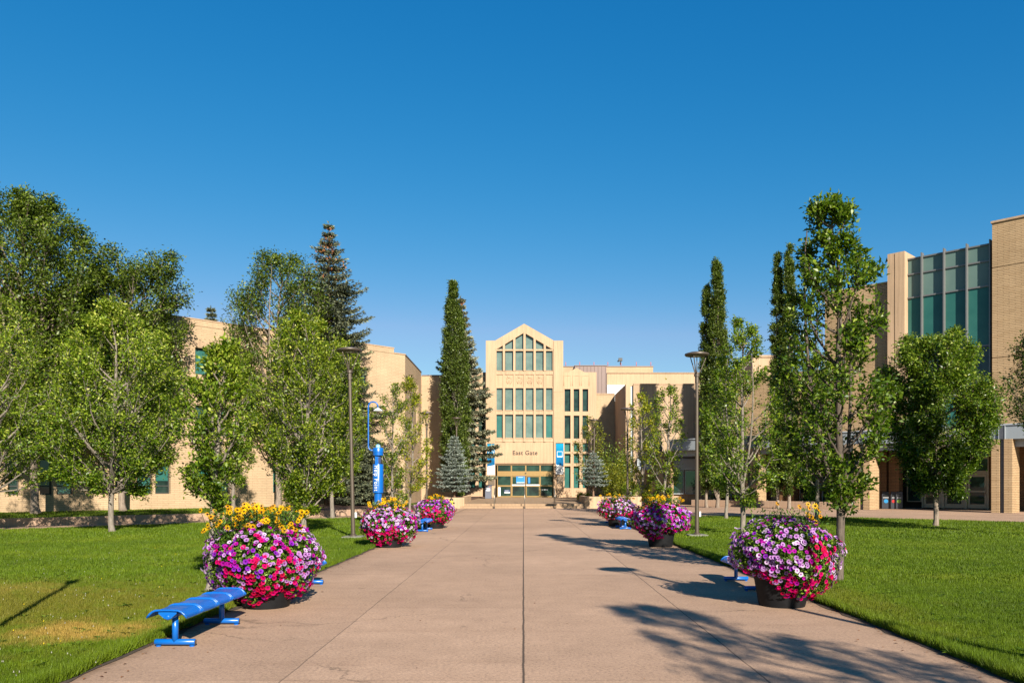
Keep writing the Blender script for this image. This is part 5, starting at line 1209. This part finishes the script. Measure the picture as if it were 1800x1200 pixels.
tree('elm_tree', 'dark elm cut off by the right edge of the photo', 'tree', GR, 1885, 24, [(548, 1850, 1925), (600, 1786, 1985), (680, 1770, 2005), (720, 1788, 1985), (765, 1830, 1930)], 946, FO_DEEP, BARK_O, 17, nprim=34, nsec=7, nleaf=50, ll=.10, clear=2.2, tr=.1, sigma=.15)
tree('elm_tree', 'small yellow-green elm before the pale concrete hall, left one of two', 'tree', GR, 1130, 45, [(695, 1124, 1141), (720, 1107, 1155), (770, 1098, 1162), (820, 1100, 1164), (872, 1115, 1150)], 901, FO_YEL, BARK_G, 18, nprim=24, nsec=5, nleaf=30, ll=.15, clear=1.2, tr=.08, sigma=.17, steep=1.3, fill=.85)
tree('elm_tree', 'sparse light green elm before the pale concrete hall, taller of two', 'tree', GR, 1167, 40, [(668, 1160, 1186), (700, 1155, 1202), (750, 1150, 1208), (790, 1150, 1215), (840, 1152, 1205), (882, 1160, 1188)], 907, FO_LIME, BARK_G, 19, nprim=26, nsec=5, nleaf=26, ll=.14, clear=1.3, tr=.08, sigma=.15, steep=1.3, fill=.85)
tree('elm_tree', 'elm behind the camera on the right, throwing the nearest leafy shadow on the walk', 'tree', GR, 0, -1.9, None, 0, FO_MID, BARK_G, 20, nprim=40, nsec=6, nleaf=36, ll=.09, clear=1.4, tr=.08, sigma=.11, x=6.0, metric=[(1.4, .5, .5), (2.2, 1.3, 1.3), (3.4, 1.6, 1.6), (4.8, 1.2, 1.2), (6.0, .6, .6), (6.7, .15, .15)])
GP = 'columnar poplars'
tree('poplar_tree', 'single tall columnar poplar left of the entrance tower', 'tree', GP, 800, 60, [(501, 794, 799), (530, 785, 804), (560, 779, 815), (600, 777, 826), (700, 775, 828), (780, 774, 828), (840, 777, 822), (866, 785, 815)], 874, FO_POP, BARK_G, 21, z0=.3, nprim=110, nsec=8, nleaf=56, ll=.17, clear=.6, tr=.15, sigma=.17, steep=2.6, amp=.12, wide=.88, droop=.2)
tree('poplar_tree', 'tallest columnar poplar just right of the tall right street lamp', 'tree', GP, 1261, 55, [(455, 1257, 1262), (480, 1252, 1268), (520, 1249, 1273), (600, 1246, 1280), (700, 1244, 1288), (790, 1244, 1286), (862, 1250, 1276)], 890, FO_POP, BARK_O, 22, nprim=95, nsec=7, nleaf=48, ll=.155, clear=.5, tr=.12, sigma=.15, steep=2.6, amp=.12, wide=.88, droop=.2)
tree('poplar_tree', 'shorter poplar leaning against the left side of the tallest right poplar', 'tree', GP, 1242, 55.6, [(503, 1240, 1244), (530, 1236, 1249), (600, 1231, 1254), (700, 1228, 1258), (790, 1230, 1258), (862, 1236, 1250)], 889, FO_POP, BARK_O, 24, nprim=80, nsec=6, nleaf=46, ll=.155, clear=.5, tr=.10, sigma=.14, steep=2.6, amp=.12, wide=.88, droop=.2)
tree('poplar_tree', 'left one of two poplars behind the tallest right-hand elm', 'tree', GP, 1367, 53.2, [(450, 1365, 1370), (490, 1360, 1375), (560, 1356, 1380), (660, 1353, 1384), (760, 1352, 1384), (862, 1358, 1378)], 893, FO_POP, BARK_O, 23, nprim=80, nsec=6, nleaf=46, ll=.155, clear=.5, tr=.11, sigma=.14, steep=2.6, amp=.12, wide=.88, droop=.2)
tree('poplar_tree', 'right one of two poplars, its top among the leaves of the tallest right-hand elm', 'tree', GP, 1387, 52.5, [(434, 1384, 1390), (480, 1379, 1396), (560, 1375, 1400), (660, 1373, 1403), (760, 1372, 1404), (862, 1378, 1396)], 894, FO_POP, BARK_O, 25, nprim=80, nsec=6, nleaf=46, ll=.155, clear=.5, tr=.11, sigma=.14, steep=2.6, amp=.12, wide=.88, droop=.2)
GS = 'spruces'
spruce('spruce_tree', 'very tall spruce with reddish cones at its top, left of the lamp', 'tree', GS, 578, 50, .3, (887-392)*50/F, 4.1, FO_SPR, 1, 31, 9, .05, 1.15, .20, True)
spruce('spruce_tree', 'wide low spruce filling the corner under the tall cone-topped spruce', 'tree', GS, 640, 48.5, .3, 4.3, 1.9, FO_SPR, 6, 18, 8, .05, 1.2, .16)
spruce('spruce_tree', 'tall blue-grey spruce tucked behind the left columnar poplar', 'tree', GS, 810, 66, .4, (873-520)*66/F, 2.8, FO_SPB, 2, 27, 9, .10, 1.5, .27, True)
spruce('spruce_tree', 'small plump blue spruce in the planter left of the steps', 'tree', GS, 799, 57, .70, (874-762)*57/F-.2, 1.30, FO_BLU, 3, 15, 9, .10, 1.7, .14)
spruce('spruce_tree', 'small irregular blue spruce in the planter right of the steps', 'tree', GS, 1043, 57.5, .75, (873-796)*57.5/F, 1.05, FO_BLU, 4, 9, 7, .24, 1.8, .14)
spruce('spruce_tree', 'distant spruce tip showing above the left building roof', 'tree', GS, 371, 60, 0, Z(541, 60), 1.9, FO_SPR, 5, 26, 7, .3, .6, .25)
# shrubs right of the steps
GH = 'shrubs in the right entrance planter'
shrub('large_shrub', 'tall dark green bush against the shaded wall, right of the gate', 'shrub', GH, X(1078, 61), 60.9, .7, 1.3, 1.0, 4.1, FO_OLD, 6000, .15, 1)
shrub('large_shrub', 'broad yellow-green bush between the blue spruce and the bronze lamp', 'shrub', GH, X(1080, 58.5), 58.3, .7, 1.25, 1.2, 2.7, FO_SHR, 7000, .12, 2)
shrub('small_shrub', 'low golden bush at the left end of the right planter', 'shrub', GH, X(1029, 59), 59.5, .4, .62, .6, .75, FO_YEL, 2200, .08, 3)
shrub('small_shrub', 'low green bush at the right end of the right planter', 'shrub', GH, X(1114, 56), 57, .7, .7, .8, 1.1, FO_MID, 2200, .09, 4)
tree('birch_tree', 'airy yellow-green birch in front of the right gate wing', 'tree', None, 1040, 63.5, [(735, 1034, 1048), (765, 1012, 1066), (800, 1008, 1072), (835, 1012, 1070), (856, 1020, 1060)], 873, FO_SHR, BARK_O, 30, z0=.45, nprim=26, nsec=5, nleaf=22, ll=.17, clear=.8, tr=.06, sigma=.26, fill=.8)
shrub('small_shrub', 'dark low shrub under the canopy left of the long seat wall', 'shrub', None, *(lambda q: (q[0], q[1]))((OR[0]+(FR(1262, 2.2)[0]+2.2)/S2, OR[1]+(-FR(1262, 2.2)[0]+2.2)/S2)), 0, .8, .7, 2.0, FO_POP, 2500, .10, 8)

# ------------------------------------------------------------------ light, sky, camera
sun = bpy.data.lights.new('sun', 'SUN'); sun.energy = 5.0; sun.angle = rad(.5); sun.color = (1.0, .93, .81)
so = bpy.data.objects.new('sun', sun); C.objects.link(so); so.rotation_euler = TOSUN.to_track_quat('Z', 'Y').to_euler()
wd = bpy.data.worlds.new('World'); sc.world = wd; wd.use_nodes = True; nt = wd.node_tree; bg = nt.nodes['Background']
sk = nt.nodes.new('ShaderNodeTexSky'); sk.sky_type = 'NISHITA'; sk.sun_disc = False; sk.sun_elevation = SUN_EL; sk.sun_rotation = SUN_AZ; sk.altitude = 1000; sk.air_density = 1.0; sk.dust_density = .35; sk.ozone_density = 3.0
hs_ = nt.nodes.new('ShaderNodeHueSaturation'); hs_.inputs['Saturation'].default_value = 1.25; L(nt, sk.outputs[0], hs_.inputs['Color']); sx = nd(nt, 'ShaderNodeSeparateColor', Color=hs_.outputs[0]); cx_ = nt.nodes.new('ShaderNodeCombineColor')
ch_ = [math_(nt, 'MULTIPLY', math_(nt, 'POWER', sx.outputs[i_], g_), a_) for i_, (a_, g_) in enumerate(((.66, 2.0), (.93, .85), (1.52, .59)))]
ch_[0] = math_(nt, 'MINIMUM', ch_[0], math_(nt, 'MULTIPLY', ch_[1], .53))
for i_ in range(3): L(nt, ch_[i_], cx_.inputs[i_])
L(nt, cx_.outputs[0], bg.inputs[0]); bg.inputs[1].default_value = .072
cam = bpy.data.cameras.new('camera'); cam.sensor_width = 36; cam.lens = 28; cam.shift_x = -20/1800; cam.shift_y = 250/1800; cam.clip_end = 2000; cam.clip_start = .05
co = bpy.data.objects.new('camera', cam); C.objects.link(co); co.location = (0, 0, H); co.rotation_euler = (rad(90), 0, 0); sc.camera = co
vs = sc.view_settings; vs.view_transform = 'Standard'; vs.look = 'None'; vs.gamma = 1; vs.use_curve_mapping = False; vs.exposure = 1.22
sc.cycles.max_bounces = 6; sc.cycles.diffuse_bounces = 3; sc.cycles.transparent_max_bounces = 4; sc.cycles.use_denoising = True
